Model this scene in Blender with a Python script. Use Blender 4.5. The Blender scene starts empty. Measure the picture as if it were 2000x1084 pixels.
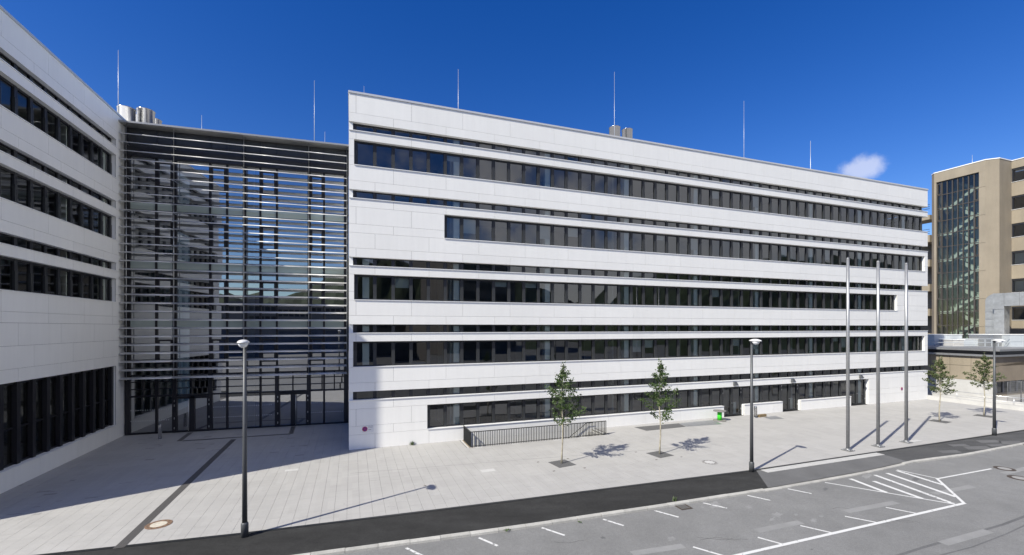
import bpy, bmesh, math, random
from mathutils import Vector, Matrix
random.seed(7)
R = math.radians
scene = bpy.context.scene
col = scene.collection

# ------------------------------------------------------------------ camera
FPX, HY, EYE = 865.0, 639.5, 7.0        # focal length and horizon (in 2000 px picture), eye height
cam_d = bpy.data.cameras.new('camera')
cam = bpy.data.objects.new('camera', cam_d); col.objects.link(cam)
cam.location = (0, 0, EYE); cam.rotation_euler = (R(90), 0, 0)
cam_d.sensor_width = 36; cam_d.lens = FPX / 2000 * 36
cam_d.shift_y = (HY - 542) / 2000
cam_d.clip_start = 0.1; cam_d.clip_end = 5000
scene.camera = cam

# ------------------------------------------------------------------ sky, sun, exposure
SUN_EL, SUN_AZ = R(42.2), math.atan2(0.663, 0.749)      # light travels towards SUN_AZ (from +X)
to_sun = Vector((-math.cos(SUN_AZ) * math.cos(SUN_EL), -math.sin(SUN_AZ) * math.cos(SUN_EL), math.sin(SUN_EL)))
sun_d = bpy.data.lights.new('sun', 'SUN'); sun_d.energy = 4.6; sun_d.angle = R(0.55); sun_d.color = (1, 0.955, 0.84)
sun = bpy.data.objects.new('sun', sun_d); col.objects.link(sun)
sun.rotation_euler = to_sun.to_track_quat('Z', 'Y').to_euler(); sun.location = (0, 0, 80)
world = bpy.data.worlds.new('World'); scene.world = world; world.use_nodes = True
wn = world.node_tree; wn.nodes.clear()
def W(t, **k):
    n = wn.nodes.new(t)
    for a, b in k.items(): setattr(n, a, b)
    return n
sky = W('ShaderNodeTexSky', sky_type='NISHITA', sun_disc=False, sun_elevation=SUN_EL,
        sun_rotation=math.atan2(to_sun.x, to_sun.y), altitude=300, air_density=1.0, dust_density=0.3, ozone_density=2.6)
hs = W('ShaderNodeHueSaturation'); hs.inputs['Hue'].default_value = 0.520; hs.inputs['Saturation'].default_value = 1.40; hs.inputs['Value'].default_value = 0.95
wn.links.new(sky.outputs[0], hs.inputs['Color'])
tc = W('ShaderNodeTexCoord')
cdir = Vector((682, 865, 312)).normalized()
sub = W('ShaderNodeVectorMath', operation='SUBTRACT'); sub.inputs[1].default_value = cdir
nz = W('ShaderNodeTexNoise'); nz.inputs['Scale'].default_value = 26; nz.inputs['Detail'].default_value = 7; nz.inputs['Roughness'].default_value = 0.62
wn.links.new(tc.outputs['Generated'], sub.inputs[0]); wn.links.new(tc.outputs['Generated'], nz.inputs['Vector'])
scl = W('ShaderNodeVectorMath', operation='MULTIPLY'); scl.inputs[1].default_value = (1.5, 1.5, 2.9)
wn.links.new(sub.outputs[0], scl.inputs[0])
ln = W('ShaderNodeVectorMath', operation='LENGTH'); wn.links.new(scl.outputs[0], ln.inputs[0])
ma = W('ShaderNodeMath', operation='MULTIPLY_ADD'); ma.inputs[1].default_value = -0.085; wn.links.new(nz.outputs[0], ma.inputs[0])
wn.links.new(ln.outputs['Value'], ma.inputs[2])
mr = W('ShaderNodeMapRange', interpolation_type='SMOOTHSTEP'); wn.links.new(ma.outputs[0], mr.inputs['Value'])
mr.inputs['From Min'].default_value = 0.022; mr.inputs['From Max'].default_value = -0.024
mr.inputs['To Min'].default_value = 0; mr.inputs['To Max'].default_value = 0.42
# broken cloud in the southern half of the sky (it shows mirrored in the upper windows), its cover raised as added fill light for the shade
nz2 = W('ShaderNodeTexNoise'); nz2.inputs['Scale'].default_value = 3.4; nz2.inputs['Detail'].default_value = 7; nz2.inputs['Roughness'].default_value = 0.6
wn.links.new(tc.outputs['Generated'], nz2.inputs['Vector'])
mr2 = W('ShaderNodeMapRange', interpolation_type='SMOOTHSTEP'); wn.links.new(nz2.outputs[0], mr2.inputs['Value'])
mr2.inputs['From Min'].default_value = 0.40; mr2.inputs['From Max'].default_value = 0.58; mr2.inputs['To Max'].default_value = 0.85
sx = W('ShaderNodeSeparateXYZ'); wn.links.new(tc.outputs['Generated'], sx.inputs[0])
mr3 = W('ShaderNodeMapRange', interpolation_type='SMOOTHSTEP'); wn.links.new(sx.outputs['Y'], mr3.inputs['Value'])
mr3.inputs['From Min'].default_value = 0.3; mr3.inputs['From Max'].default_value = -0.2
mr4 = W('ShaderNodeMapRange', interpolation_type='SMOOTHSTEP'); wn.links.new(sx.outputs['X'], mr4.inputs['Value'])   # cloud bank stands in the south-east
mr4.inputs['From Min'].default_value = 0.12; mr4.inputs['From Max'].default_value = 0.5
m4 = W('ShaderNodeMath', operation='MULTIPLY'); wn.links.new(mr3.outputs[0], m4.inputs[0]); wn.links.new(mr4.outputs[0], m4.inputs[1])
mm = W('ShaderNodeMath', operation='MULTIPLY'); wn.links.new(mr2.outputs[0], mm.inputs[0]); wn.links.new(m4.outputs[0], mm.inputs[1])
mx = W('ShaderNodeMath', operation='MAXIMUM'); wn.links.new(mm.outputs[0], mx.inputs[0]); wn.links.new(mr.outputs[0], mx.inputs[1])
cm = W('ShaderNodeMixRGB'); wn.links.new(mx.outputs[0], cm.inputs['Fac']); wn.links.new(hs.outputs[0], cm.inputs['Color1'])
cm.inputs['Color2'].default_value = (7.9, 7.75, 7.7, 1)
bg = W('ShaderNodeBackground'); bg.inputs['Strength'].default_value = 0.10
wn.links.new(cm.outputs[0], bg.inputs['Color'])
wo = W('ShaderNodeOutputWorld'); wn.links.new(bg.outputs[0], wo.inputs['Surface'])
scene.view_settings.view_transform = 'Standard'; scene.view_settings.look = 'None'
scene.view_settings.exposure = 0.56; scene.view_settings.gamma = 1.0; scene.view_settings.use_curve_mapping = False

# ------------------------------------------------------------------ materials
MATS = {}
def mat(name, color, rough=0.6, metal=0.0, noise=None, spec=0.5, bump=None, rand=0.0):
    """procedural material: base colour, value noise list [(scale, amount, stretch)], bump (scale, strength)"""
    m = bpy.data.materials.new(name); m.use_nodes = True; MATS[name] = m
    nt = m.node_tree; b = nt.nodes['Principled BSDF']
    b.inputs['Base Color'].default_value = (*color, 1); b.inputs['Roughness'].default_value = rough
    b.inputs['Metallic'].default_value = metal; b.inputs['Specular IOR Level'].default_value = spec
    geo = nt.nodes.new('ShaderNodeNewGeometry')
    cur = None
    if noise or rand:
        val = None
        for sc_, am, st in (noise or []):
            mp = nt.nodes.new('ShaderNodeMapping'); mp.inputs['Scale'].default_value = st
            nt.links.new(geo.outputs['Position'], mp.inputs['Vector'])
            n = nt.nodes.new('ShaderNodeTexNoise'); n.inputs['Scale'].default_value = sc_; n.inputs['Detail'].default_value = 5; n.inputs['Roughness'].default_value = 0.6
            nt.links.new(mp.outputs[0], n.inputs['Vector'])
            r = nt.nodes.new('ShaderNodeMapRange'); r.inputs['From Min'].default_value = 0.3; r.inputs['From Max'].default_value = 0.7
            r.inputs['To Min'].default_value = 1 - am; r.inputs['To Max'].default_value = 1 + am; nt.links.new(n.outputs[0], r.inputs['Value'])
            if val is None: val = r.outputs[0]
            else:
                mu = nt.nodes.new('ShaderNodeMath'); mu.operation = 'MULTIPLY'; nt.links.new(val, mu.inputs[0]); nt.links.new(r.outputs[0], mu.inputs[1]); val = mu.outputs[0]
        if rand:
            oi = nt.nodes.new('ShaderNodeObjectInfo')
            r = nt.nodes.new('ShaderNodeMapRange'); r.inputs['To Min'].default_value = 1 - rand; r.inputs['To Max'].default_value = 1 + rand
            nt.links.new(oi.outputs['Random'], r.inputs['Value'])
            if val is None: val = r.outputs[0]
            else:
                mu = nt.nodes.new('ShaderNodeMath'); mu.operation = 'MULTIPLY'; nt.links.new(val, mu.inputs[0]); nt.links.new(r.outputs[0], mu.inputs[1]); val = mu.outputs[0]
        vm = nt.nodes.new('ShaderNodeVectorMath'); vm.operation = 'SCALE'; vm.inputs[0].default_value = color
        nt.links.new(val, vm.inputs['Scale']); nt.links.new(vm.outputs[0], b.inputs['Base Color'])
    if bump:
        n = nt.nodes.new('ShaderNodeTexNoise'); n.inputs['Scale'].default_value = bump[0]; n.inputs['Detail'].default_value = 4
        nt.links.new(geo.outputs['Position'], n.inputs['Vector'])
        bp = nt.nodes.new('ShaderNodeBump'); bp.inputs['Strength'].default_value = bump[1]; bp.inputs['Distance'].default_value = 0.02
        nt.links.new(n.outputs[0], bp.inputs['Height']); nt.links.new(bp.outputs[0], b.inputs['Normal'])
    return m

def glass(name, tint, refl_min, ior=1.6, wobble=0.0):
    m = bpy.data.materials.new(name); m.use_nodes = True; MATS[name] = m
    nt = m.node_tree; nt.nodes.clear()
    o = nt.nodes.new('ShaderNodeOutputMaterial'); mixs = nt.nodes.new('ShaderNodeMixShader')
    tr = nt.nodes.new('ShaderNodeBsdfTransparent'); tr.inputs[0].default_value = (*tint, 1)
    gl = nt.nodes.new('ShaderNodeBsdfGlossy'); gl.inputs['Roughness'].default_value = 0.0; gl.inputs[0].default_value = (0.95, 0.97, 1.0, 1)
    fr = nt.nodes.new('ShaderNodeFresnel'); fr.inputs[0].default_value = ior
    mxx = nt.nodes.new('ShaderNodeMath'); mxx.operation = 'MAXIMUM'; mxx.inputs[1].default_value = refl_min
    nt.links.new(fr.outputs[0], mxx.inputs[0]); nt.links.new(mxx.outputs[0], mixs.inputs[0])
    if wobble:
        geo = nt.nodes.new('ShaderNodeNewGeometry'); n = nt.nodes.new('ShaderNodeTexNoise'); n.inputs['Scale'].default_value = 0.55; n.inputs['Detail'].default_value = 1
        nt.links.new(geo.outputs['Position'], n.inputs['Vector'])
        oi = nt.nodes.new('ShaderNodeObjectInfo'); w_ = nt.nodes.new('ShaderNodeTexWhiteNoise'); w_.noise_dimensions = '1D'; nt.links.new(oi.outputs['Random'], w_.inputs['W'])
        sb = nt.nodes.new('ShaderNodeVectorMath'); sb.operation = 'SUBTRACT'; sb.inputs[1].default_value = (0.5, 0.5, 0.5); nt.links.new(w_.outputs['Color'], sb.inputs[0])
        sc2 = nt.nodes.new('ShaderNodeVectorMath'); sc2.operation = 'SCALE'; sc2.inputs['Scale'].default_value = wobble; nt.links.new(sb.outputs[0], sc2.inputs[0])
        bp = nt.nodes.new('ShaderNodeBump'); bp.inputs['Strength'].default_value = wobble; bp.inputs['Distance'].default_value = 0.02
        nt.links.new(n.outputs[0], bp.inputs['Height'])
        ad = nt.nodes.new('ShaderNodeVectorMath'); ad.operation = 'ADD'; nt.links.new(bp.outputs[0], ad.inputs[0]); nt.links.new(sc2.outputs[0], ad.inputs[1])
        nm_ = nt.nodes.new('ShaderNodeVectorMath'); nm_.operation = 'NORMALIZE'; nt.links.new(ad.outputs[0], nm_.inputs[0])
        nt.links.new(nm_.outputs[0], gl.inputs['Normal'])
    nt.links.new(tr.outputs[0], mixs.inputs[1]); nt.links.new(gl.outputs[0], mixs.inputs[2]); nt.links.new(mixs.outputs[0], o.inputs[0])
    return m

ONE = (1, 1, 1)
mat('panel', (0.83, 0.82, 0.785), 0.42, noise=[(0.4, 0.02, (1, 1, 1)), (3.5, 0.022, (1, 1, 0.10))], rand=0.016)
mat('panel_edge', (0.80, 0.80, 0.78), 0.5)
mat('joint', (0.05, 0.05, 0.05), 0.9)
mat('joint_sand', (0.10, 0.095, 0.09), 0.9)
mat('scuff', (0.228, 0.228, 0.224), 0.9, noise=[(4, 0.2, ONE)])
mat('sill_metal', (0.82, 0.82, 0.81), 0.35)
mat('anthracite', (0.016, 0.017, 0.022), 0.45)
mat('anthracite_grey', (0.028, 0.030, 0.032), 0.5)
mat('black_frame', (0.012, 0.012, 0.016), 0.4)
mat('edge_metal', (0.30, 0.30, 0.30), 0.4, metal=0.4)
mat('coping', (0.62, 0.62, 0.61), 0.35, metal=0.3)
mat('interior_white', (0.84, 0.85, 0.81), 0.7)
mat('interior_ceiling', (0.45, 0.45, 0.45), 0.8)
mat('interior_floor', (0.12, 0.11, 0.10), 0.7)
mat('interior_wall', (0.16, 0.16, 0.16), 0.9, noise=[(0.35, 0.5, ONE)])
mat('desk', (0.55, 0.55, 0.53), 0.5)
glass('window_glass', (0.74, 0.79, 0.77), 0.115, 1.5, 0.022)
glass('hall_glass', (0.30, 0.35, 0.34), 0.42, 1.65, 0.012)
mat('spandrel_glass', (0.42, 0.49, 0.46), 0.08, spec=0.8)
mat('slat_metal', (0.80, 0.80, 0.80), 0.36, metal=0.3)
mat('steel', (0.55, 0.56, 0.57), 0.3, metal=0.9)
mat('stainless', (0.62, 0.62, 0.62), 0.22, metal=1.0, noise=[(1.6, 0.12, (6, 6, 0.05))])
mat('galvanised', (0.36, 0.365, 0.37), 0.46, metal=0.7, noise=[(6, 0.1, ONE)])
mat('lamp_grey', (0.085, 0.09, 0.095), 0.5, metal=0.3, noise=[(3, 0.1, ONE)])
mat('lamp_shell', (0.62, 0.62, 0.61), 0.4)
mat('lamp_lens', (0.75, 0.76, 0.76), 0.15)
mat('rod', (0.55, 0.56, 0.57), 0.4, metal=0.5)
mat('asphalt_road', (0.182, 0.182, 0.178), 0.9, noise=[(0.16, 0.12, ONE), (1.1, 0.08, ONE), (9, 0.09, ONE), (30, 0.22, ONE)], bump=(50, 0.5))
mat('asphalt_new', (0.030, 0.030, 0.0295), 0.95, spec=0.25, noise=[(0.5, 0.25, (0.5, 2.0, 1)), (2.4, 0.16, ONE), (12, 0.14, ONE), (40, 0.25, ONE)], bump=(70, 0.4))
mat('asphalt_old', (0.115, 0.115, 0.115), 0.9, noise=[(0.7, 0.14, ONE), (36, 0.2, ONE)], bump=(60, 0.3))
mat('asphalt_patch', (0.062, 0.062, 0.062), 0.9, noise=[(0.6, 0.25, (0.6, 2.2, 1)), (36, 0.2, ONE)], bump=(60, 0.3))
mat('repair', (0.235, 0.235, 0.23), 0.9, noise=[(1.5, 0.10, ONE), (30, 0.1, ONE)])
mat('concrete_kerb', (0.40, 0.39, 0.36), 0.9, noise=[(2.5, 0.14, ONE), (25, 0.12, ONE)], rand=0.10, bump=(40, 0.3))
mat('concrete_light', (0.46, 0.455, 0.44), 0.85, noise=[(1.2, 0.08, ONE), (20, 0.05, ONE)])
mat('concrete_dark', (0.28, 0.275, 0.265), 0.9, noise=[(0.8, 0.15, ONE)])
mat('paver_strip', (0.42, 0.415, 0.40), 0.9, noise=[(4, 0.10, ONE)])
mat('beige', (0.27, 0.23, 0.172), 0.85, noise=[(0.35, 0.10, ONE), (1.6, 0.07, (1, 1, 0.12)), (14, 0.05, ONE)])
mat('beige_dark', (0.25, 0.205, 0.15), 0.85, noise=[(0.6, 0.12, ONE)])
mat('tower_frame', (0.055, 0.048, 0.042), 0.6)
glass('tower_glass', (0.60, 0.68, 0.65), 0.06, 1.3, 0.01)
mat('stair_white', (0.62, 0.61, 0.56), 0.8)
mat('tower_inside', (0.45, 0.48, 0.44), 0.9)
mat('duct', (0.42, 0.43, 0.43), 0.38, metal=0.55, noise=[(2, 0.18, ONE)])
mat('unit_white', (0.42, 0.45, 0.47), 0.55, noise=[(1.5, 0.06, ONE)])
mat('bark', (0.34, 0.31, 0.24), 0.9, noise=[(14, 0.35, (1, 1, 0.4))])
mat('soil_grate', (0.10, 0.10, 0.10), 0.8, noise=[(20, 0.3, ONE)])
mat('iron', (0.06, 0.045, 0.035), 0.7, noise=[(18, 0.4, ONE)])
mat('rust', (0.20, 0.125, 0.08), 0.85, noise=[(14, 0.35, ONE)])
mat('manhole_fill', (0.50, 0.46, 0.38), 0.9, noise=[(12, 0.2, ONE)])
mat('grate', (0.15, 0.15, 0.148), 0.6, metal=0.3)
mat('green_paint', (0.055, 0.62, 0.03), 0.45)
mat('reel_grey', (0.20, 0.19, 0.18), 0.8, noise=[(6, 0.2, (1, 8, 1))])
mat('wood', (0.22, 0.16, 0.08), 0.8, noise=[(5, 0.3, (1, 6, 6))])
mat('sign_red', (0.45, 0.012, 0.05), 0.4)
mat('sign_blue', (0.025, 0.035, 0.24), 0.4)
mat('sign_white', (0.72, 0.72, 0.72), 0.4)
mat('sign_ink', (0.12, 0.10, 0.12), 0.5)
mat('rail_black', (0.018, 0.019, 0.02), 0.45)
mat('hill_green', (0.028, 0.042, 0.016), 0.95, noise=[(0.05, 0.4, ONE), (0.3, 0.4, ONE)])
mat('opposite_concrete', (0.20, 0.18, 0.16), 0.9, noise=[(0.2, 0.15, ONE)])
mat('opposite_blue', (0.085, 0.095, 0.12), 0.6, noise=[(0.4, 0.3, ONE)])
mat('marker_dot', (0.7, 0.72, 0.72), 0.5)
mat('blind', (0.50, 0.51, 0.49), 0.7)

def leaf_mat(name, c1, c2):
    m = bpy.data.materials.new(name); m.use_nodes = True; MATS[name] = m
    nt = m.node_tree; b = nt.nodes['Principled BSDF']
    g = nt.nodes.new('ShaderNodeNewGeometry'); r = nt.nodes.new('ShaderNodeMixRGB')
    r.inputs['Color1'].default_value = (*c1, 1); r.inputs['Color2'].default_value = (*c2, 1)
    nt.links.new(g.outputs['Random Per Island'], r.inputs['Fac'])
    nt.links.new(r.outputs[0], b.inputs['Base Color']); b.inputs['Roughness'].default_value = 0.5
    t = nt.nodes.new('ShaderNodeBsdfTranslucent'); nt.links.new(r.outputs[0], t.inputs[0])
    mi = nt.nodes.new('ShaderNodeMixShader'); mi.inputs[0].default_value = 0.3
    o = nt.nodes['Material Output']
    nt.links.new(b.outputs[0], mi.inputs[1]); nt.links.new(t.outputs[0], mi.inputs[2]); nt.links.new(mi.outputs[0], o.inputs[0])
leaf_mat('leaf', (0.028, 0.060, 0.014), (0.095, 0.15, 0.038))
leaf_mat('leaf_pale', (0.05, 0.075, 0.024), (0.13, 0.16, 0.055))

def worn_paint(name, keep):
    m = bpy.data.materials.new(name); m.use_nodes = True; MATS[name] = m
    nt = m.node_tree; b = nt.nodes['Principled BSDF']; b.inputs['Roughness'].default_value = 0.8
    g = nt.nodes.new('ShaderNodeNewGeometry'); n = nt.nodes.new('ShaderNodeTexNoise'); n.inputs['Scale'].default_value = 9; n.inputs['Detail'].default_value = 6
    nt.links.new(g.outputs['Position'], n.inputs['Vector'])
    r = nt.nodes.new('ShaderNodeMapRange'); r.inputs['From Min'].default_value = keep; r.inputs['From Max'].default_value = keep + 0.06
    nt.links.new(n.outputs[0], r.inputs['Value'])
    mi = nt.nodes.new('ShaderNodeMixRGB'); mi.inputs['Color1'].default_value = (0.60, 0.60, 0.585, 1); mi.inputs['Color2'].default_value = (0.27, 0.27, 0.265, 1)
    nt.links.new(r.outputs[0], mi.inputs['Fac']); nt.links.new(mi.outputs[0], b.inputs['Base Color'])
worn_paint('paint', 0.62); worn_paint('paint_worn', 0.55)

ANG = R(19.83)                                       # direction of the white wing's street front
def slab_mat():
    m = bpy.data.materials.new('paving'); m.use_nodes = True; MATS['paving'] = m
    nt = m.node_tree; b = nt.nodes['Principled BSDF']; b.inputs['Roughness'].default_value = 0.8
    g = nt.nodes.new('ShaderNodeNewGeometry')
    mp = nt.nodes.new('ShaderNodeMapping'); mp.vector_type = 'POINT'; mp.inputs['Rotation'].default_value = (0, 0, -ANG)
    nt.links.new(g.outputs['Position'], mp.inputs['Vector'])
    dv = nt.nodes.new('ShaderNodeVectorMath'); dv.operation = 'DIVIDE'; dv.inputs[1].default_value = (0.46, 0.92, 100)
    nt.links.new(mp.outputs[0], dv.inputs[0])
    fl = nt.nodes.new('ShaderNodeVectorMath'); fl.operation = 'FLOOR'; nt.links.new(dv.outputs[0], fl.inputs[0])
    wn_ = nt.nodes.new('ShaderNodeTexWhiteNoise'); wn_.noise_dimensions = '2D'; nt.links.new(fl.outputs[0], wn_.inputs['Vector'])
    vals = []
    r = nt.nodes.new('ShaderNodeMapRange'); r.inputs['To Min'].default_value = 0.965; r.inputs['To Max'].default_value = 1.035
    nt.links.new(wn_.outputs[0], r.inputs['Value']); vals.append(r.outputs[0])
    for sc_, am, st in ((0.35, 0.045, (0.45, 1.6, 1)), (2.2, 0.03, (0.4, 2.0, 1)), (28, 0.05, ONE)):
        m2 = nt.nodes.new('ShaderNodeMapping'); m2.inputs['Scale'].default_value = st; nt.links.new(mp.outputs[0], m2.inputs['Vector'])
        n = nt.nodes.new('ShaderNodeTexNoise'); n.inputs['Scale'].default_value = sc_; n.inputs['Detail'].default_value = 5; nt.links.new(m2.outputs[0], n.inputs['Vector'])
        r = nt.nodes.new('ShaderNodeMapRange'); r.inputs['From Min'].default_value = 0.3; r.inputs['From Max'].default_value = 0.7
        r.inputs['To Min'].default_value = 1 - am; r.inputs['To Max'].default_value = 1 + am; nt.links.new(n.outputs[0], r.inputs['Value']); vals.append(r.outputs[0])
    v = vals[0]
    for o in vals[1:]:
        mu = nt.nodes.new('ShaderNodeMath'); mu.operation = 'MULTIPLY'; nt.links.new(v, mu.inputs[0]); nt.links.new(o, mu.inputs[1]); v = mu.outputs[0]
    vm = nt.nodes.new('ShaderNodeVectorMath'); vm.operation = 'SCALE'; vm.inputs[0].default_value = (0.362, 0.354, 0.340); nt.links.new(v, vm.inputs['Scale'])
    nt.links.new(vm.outputs[0], b.inputs['Base Color'])
slab_mat()

# ------------------------------------------------------------------ geometry helpers
class MB:
    def __init__(s): s.v, s.f, s.m, s.sm = [], [], [], []
    def quad(s, a, b, c, d, mi=0):
        i = len(s.v); s.v += [tuple(a), tuple(b), tuple(c), tuple(d)]; s.f.append((i, i+1, i+2, i+3)); s.m.append(mi); s.sm.append(False); return s
    def poly(s, pts, mi=0):
        i = len(s.v); s.v += [tuple(p) for p in pts]; s.f.append(tuple(range(i, i+len(pts)))); s.m.append(mi); s.sm.append(False); return s
    def box(s, x0, x1, y0, y1, z0, z1, mi=0):
        i = len(s.v)
        s.v += [(x0,y0,z0),(x1,y0,z0),(x1,y1,z0),(x0,y1,z0),(x0,y0,z1),(x1,y0,z1),(x1,y1,z1),(x0,y1,z1)]
        for q in ((0,3,2,1),(4,5,6,7),(0,1,5,4),(1,2,6,5),(2,3,7,6),(3,0,4,7)):
            s.f.append(tuple(i+k for k in q)); s.m.append(mi); s.sm.append(False)
        return s
    def prism(s, pts, z0, z1, mi=0, bottom=True):
        n = len(pts); i = len(s.v)
        s.v += [(p[0], p[1], z0) for p in pts] + [(p[0], p[1], z1) for p in pts]
        if bottom: s.f.append(tuple(i+k for k in range(n-1, -1, -1))); s.m.append(mi); s.sm.append(False)
        s.f.append(tuple(i+n+k for k in range(n))); s.m.append(mi); s.sm.append(False)
        for k in range(n):
            k2 = (k+1) % n; s.f.append((i+k, i+k2, i+n+k2, i+n+k)); s.m.append(mi); s.sm.append(False)
        return s
    def bar(s, a, b, w, h, mi=0, up=(0,0,1)):
        a, b = Vector(a), Vector(b); d = (b-a).normalized(); u = Vector(up)
        if abs(d.dot(u)) > 0.99: u = Vector((0,1,0))
        sd = d.cross(u).normalized() * (w/2); u2 = sd.cross(d).normalized() * (h/2)
        i = len(s.v)
        for p in (a, b):
            for k in ((-1,-1),(1,-1),(1,1),(-1,1)): s.v.append(tuple(p + sd*k[0] + u2*k[1]))
        for q in ((0,1,2,3),(7,6,5,4),(0,4,5,1),(1,5,6,2),(2,6,7,3),(3,7,4,0)):
            s.f.append(tuple(i+k for k in q)); s.m.append(mi); s.sm.append(False)
        return s
    def tube(s, pts, rad, n=8, mi=0, cap=True):
        pts = [Vector(p) for p in pts]; i = len(s.v)
        if not isinstance(rad, (list, tuple)): rad = [rad]*len(pts)
        for j, p in enumerate(pts):
            d = (pts[min(j+1, len(pts)-1)] - pts[max(j-1, 0)]).normalized()
            u = Vector((0,0,1)) if abs(d.z) < 0.95 else Vector((1,0,0))
            a = d.cross(u).normalized(); b = a.cross(d).normalized()
            for k in range(n):
                t = 2*math.pi*k/n; s.v.append(tuple(p + (a*math.cos(t) + b*math.sin(t))*rad[j]))
        for j in range(len(pts)-1):
            for k in range(n):
                k2 = (k+1) % n; s.f.append((i+j*n+k, i+j*n+k2, i+(j+1)*n+k2, i+(j+1)*n+k)); s.m.append(mi); s.sm.append(True)
        if cap:
            s.f.append(tuple(i+k for k in range(n-1,-1,-1))); s.m.append(mi); s.sm.append(False)
            s.f.append(tuple(i+(len(pts)-1)*n+k for k in range(n))); s.m.append(mi); s.sm.append(False)
        return s
    def lathe(s, prof, n=24, c=(0,0,0), mi=0, sxy=(1,1)):
        i = len(s.v)
        for r, z in prof:
            for k in range(n):
                t = 2*math.pi*k/n; s.v.append((c[0]+r*sxy[0]*math.cos(t), c[1]+r*sxy[1]*math.sin(t), c[2]+z))
        for j in range(len(prof)-1):
            for k in range(n):
                k2 = (k+1) % n; s.f.append((i+j*n+k, i+j*n+k2, i+(j+1)*n+k2, i+(j+1)*n+k)); s.m.append(mi); s.sm.append(True)
        s.f.append(tuple(i+k for k in range(n-1,-1,-1))); s.m.append(mi); s.sm.append(False)
        s.f.append(tuple(i+(len(prof)-1)*n+k for k in range(n))); s.m.append(mi); s.sm.append(False)
        return s
    def mesh(s, name, mats):
        me = bpy.data.meshes.new(name); me.from_pydata(s.v, [], s.f)
        for m in ([mats] if isinstance(mats, str) else mats): me.materials.append(MATS[m])
        me.polygons.foreach_set('material_index', s.m); me.polygons.foreach_set('use_smooth', s.sm); me.update()
        return me
    def build(s, name, mats, parent=None, loc=(0,0,0), rz=0):
        return link(name, s.mesh(name, mats), parent, loc, rz)

def link(name, data, parent=None, loc=(0,0,0), rz=0):
    o = bpy.data.objects.new(name, data); col.objects.link(o); o.location = loc
    if rz: o.rotation_euler = (0, 0, rz)
    if parent: o.parent = parent
    return o
def empty(name, loc=(0,0,0), rz=0):
    o = link(name, None, None, loc, rz); o.empty_display_size = 0.3; return o
def tag(o, label, cat, group=None):
    o['label'] = label; o['category'] = cat
    if group: o['group'] = group
    return o
def struct(o): o['kind'] = 'structure'; return o
CACHE = {}
def piece(name, m, parent, x0, x1, y0, y1, z0, z1):
    """a box piece sharing mesh data between equal sizes"""
    k = (name, m, round(x1-x0, 3), round(y1-y0, 3), round(z1-z0, 3))
    if k not in CACHE:
        w, d, h = (x1-x0)/2, (y1-y0)/2, (z1-z0)/2
        CACHE[k] = MB().box(-w, w, -d, d, -h, h).mesh(name, m)
    return link(name, CACHE[k], parent, ((x0+x1)/2, (y0+y1)/2, (z0+z1)/2))
def pane(name, m, parent, x0, x1, y, z0, z1):
    k = (name, m, round(x1-x0, 3), round(z1-z0, 3))
    if k not in CACHE:
        w, h = (x1-x0)/2, (z1-z0)/2
        CACHE[k] = MB().quad((-w,0,-h), (w,0,-h), (w,0,h), (-w,0,h)).mesh(name, m)
    return link(name, CACHE[k], parent, ((x0+x1)/2, y, (z0+z1)/2))

def G(px, py, z=0.0):
    """picture measurement -> place on the ground plane at height z"""
    s = (py - HY) / (EYE - z); return Vector(((px-1000)/s, FPX/s, z))
E = Vector((math.cos(ANG), math.sin(ANG), 0)); N = Vector((-math.sin(ANG), math.cos(ANG), 0))     # along the front, into the building
GD = -N                                             # towards the street
def on_line(px, P, d):
    """where the sight line of picture column px meets the line P + a d: returns a"""
    t = (px-1000)/FPX; return (t*P.y - P.x) / (d.x - t*d.y)

# ------------------------------------------------------------------ white wing on the right
S = 3.865; PITCH = 1.0409; LEN = 53.0; WD = 16.0
C0 = Vector((-9.30, 25.23, 0))
def xn(n): return (n + 0.375) * PITCH
wing = empty('office_wing', C0, ANG)
tag(wing, 'long white panel-clad office wing with five dark ribbon window rows facing the plaza', 'building')

def panel_row(root, x0, x1, z0, z1, joints, holes=()):
    xs = [x0] + [j for j in joints if x0 + 0.15 < j < x1 - 0.15] + [x1]
    for a, b in zip(xs, xs[1:]):
        segs = [(a, b)]
        for h0, h1 in holes:
            ns = []
            for p, q in segs:
                if h1 <= p or h0 >= q: ns.append((p, q))
                else:
                    if h0 - p > 0.05: ns.append((p, h0))
                    if q - h1 > 0.05: ns.append((h1, q))
            segs = ns
        for p, q in segs:
            g = 0.0052
            piece('cladding_panel', 'panel', root, p+g, q-g, 0.0, 0.035, z0+g, z1-g)

def backing(root, x0, x1, z0, z1, yb=0.5, name='spandrel'):
    MB().box(x0+0.01, x1-0.01, 0.037, 0.055, z0+0.012, z1-0.012, 0).box(x0+0.004, x1-0.004, 0.056, yb, z0+0.004, z1-0.004, 1).build(name, ['joint', 'panel_edge'], root)

def sill(root, x0, x1, z):
    piece('window_sill', 'sill_metal', root, x0, x1, -0.045, 0.30, z-0.004, z+0.032)

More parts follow.
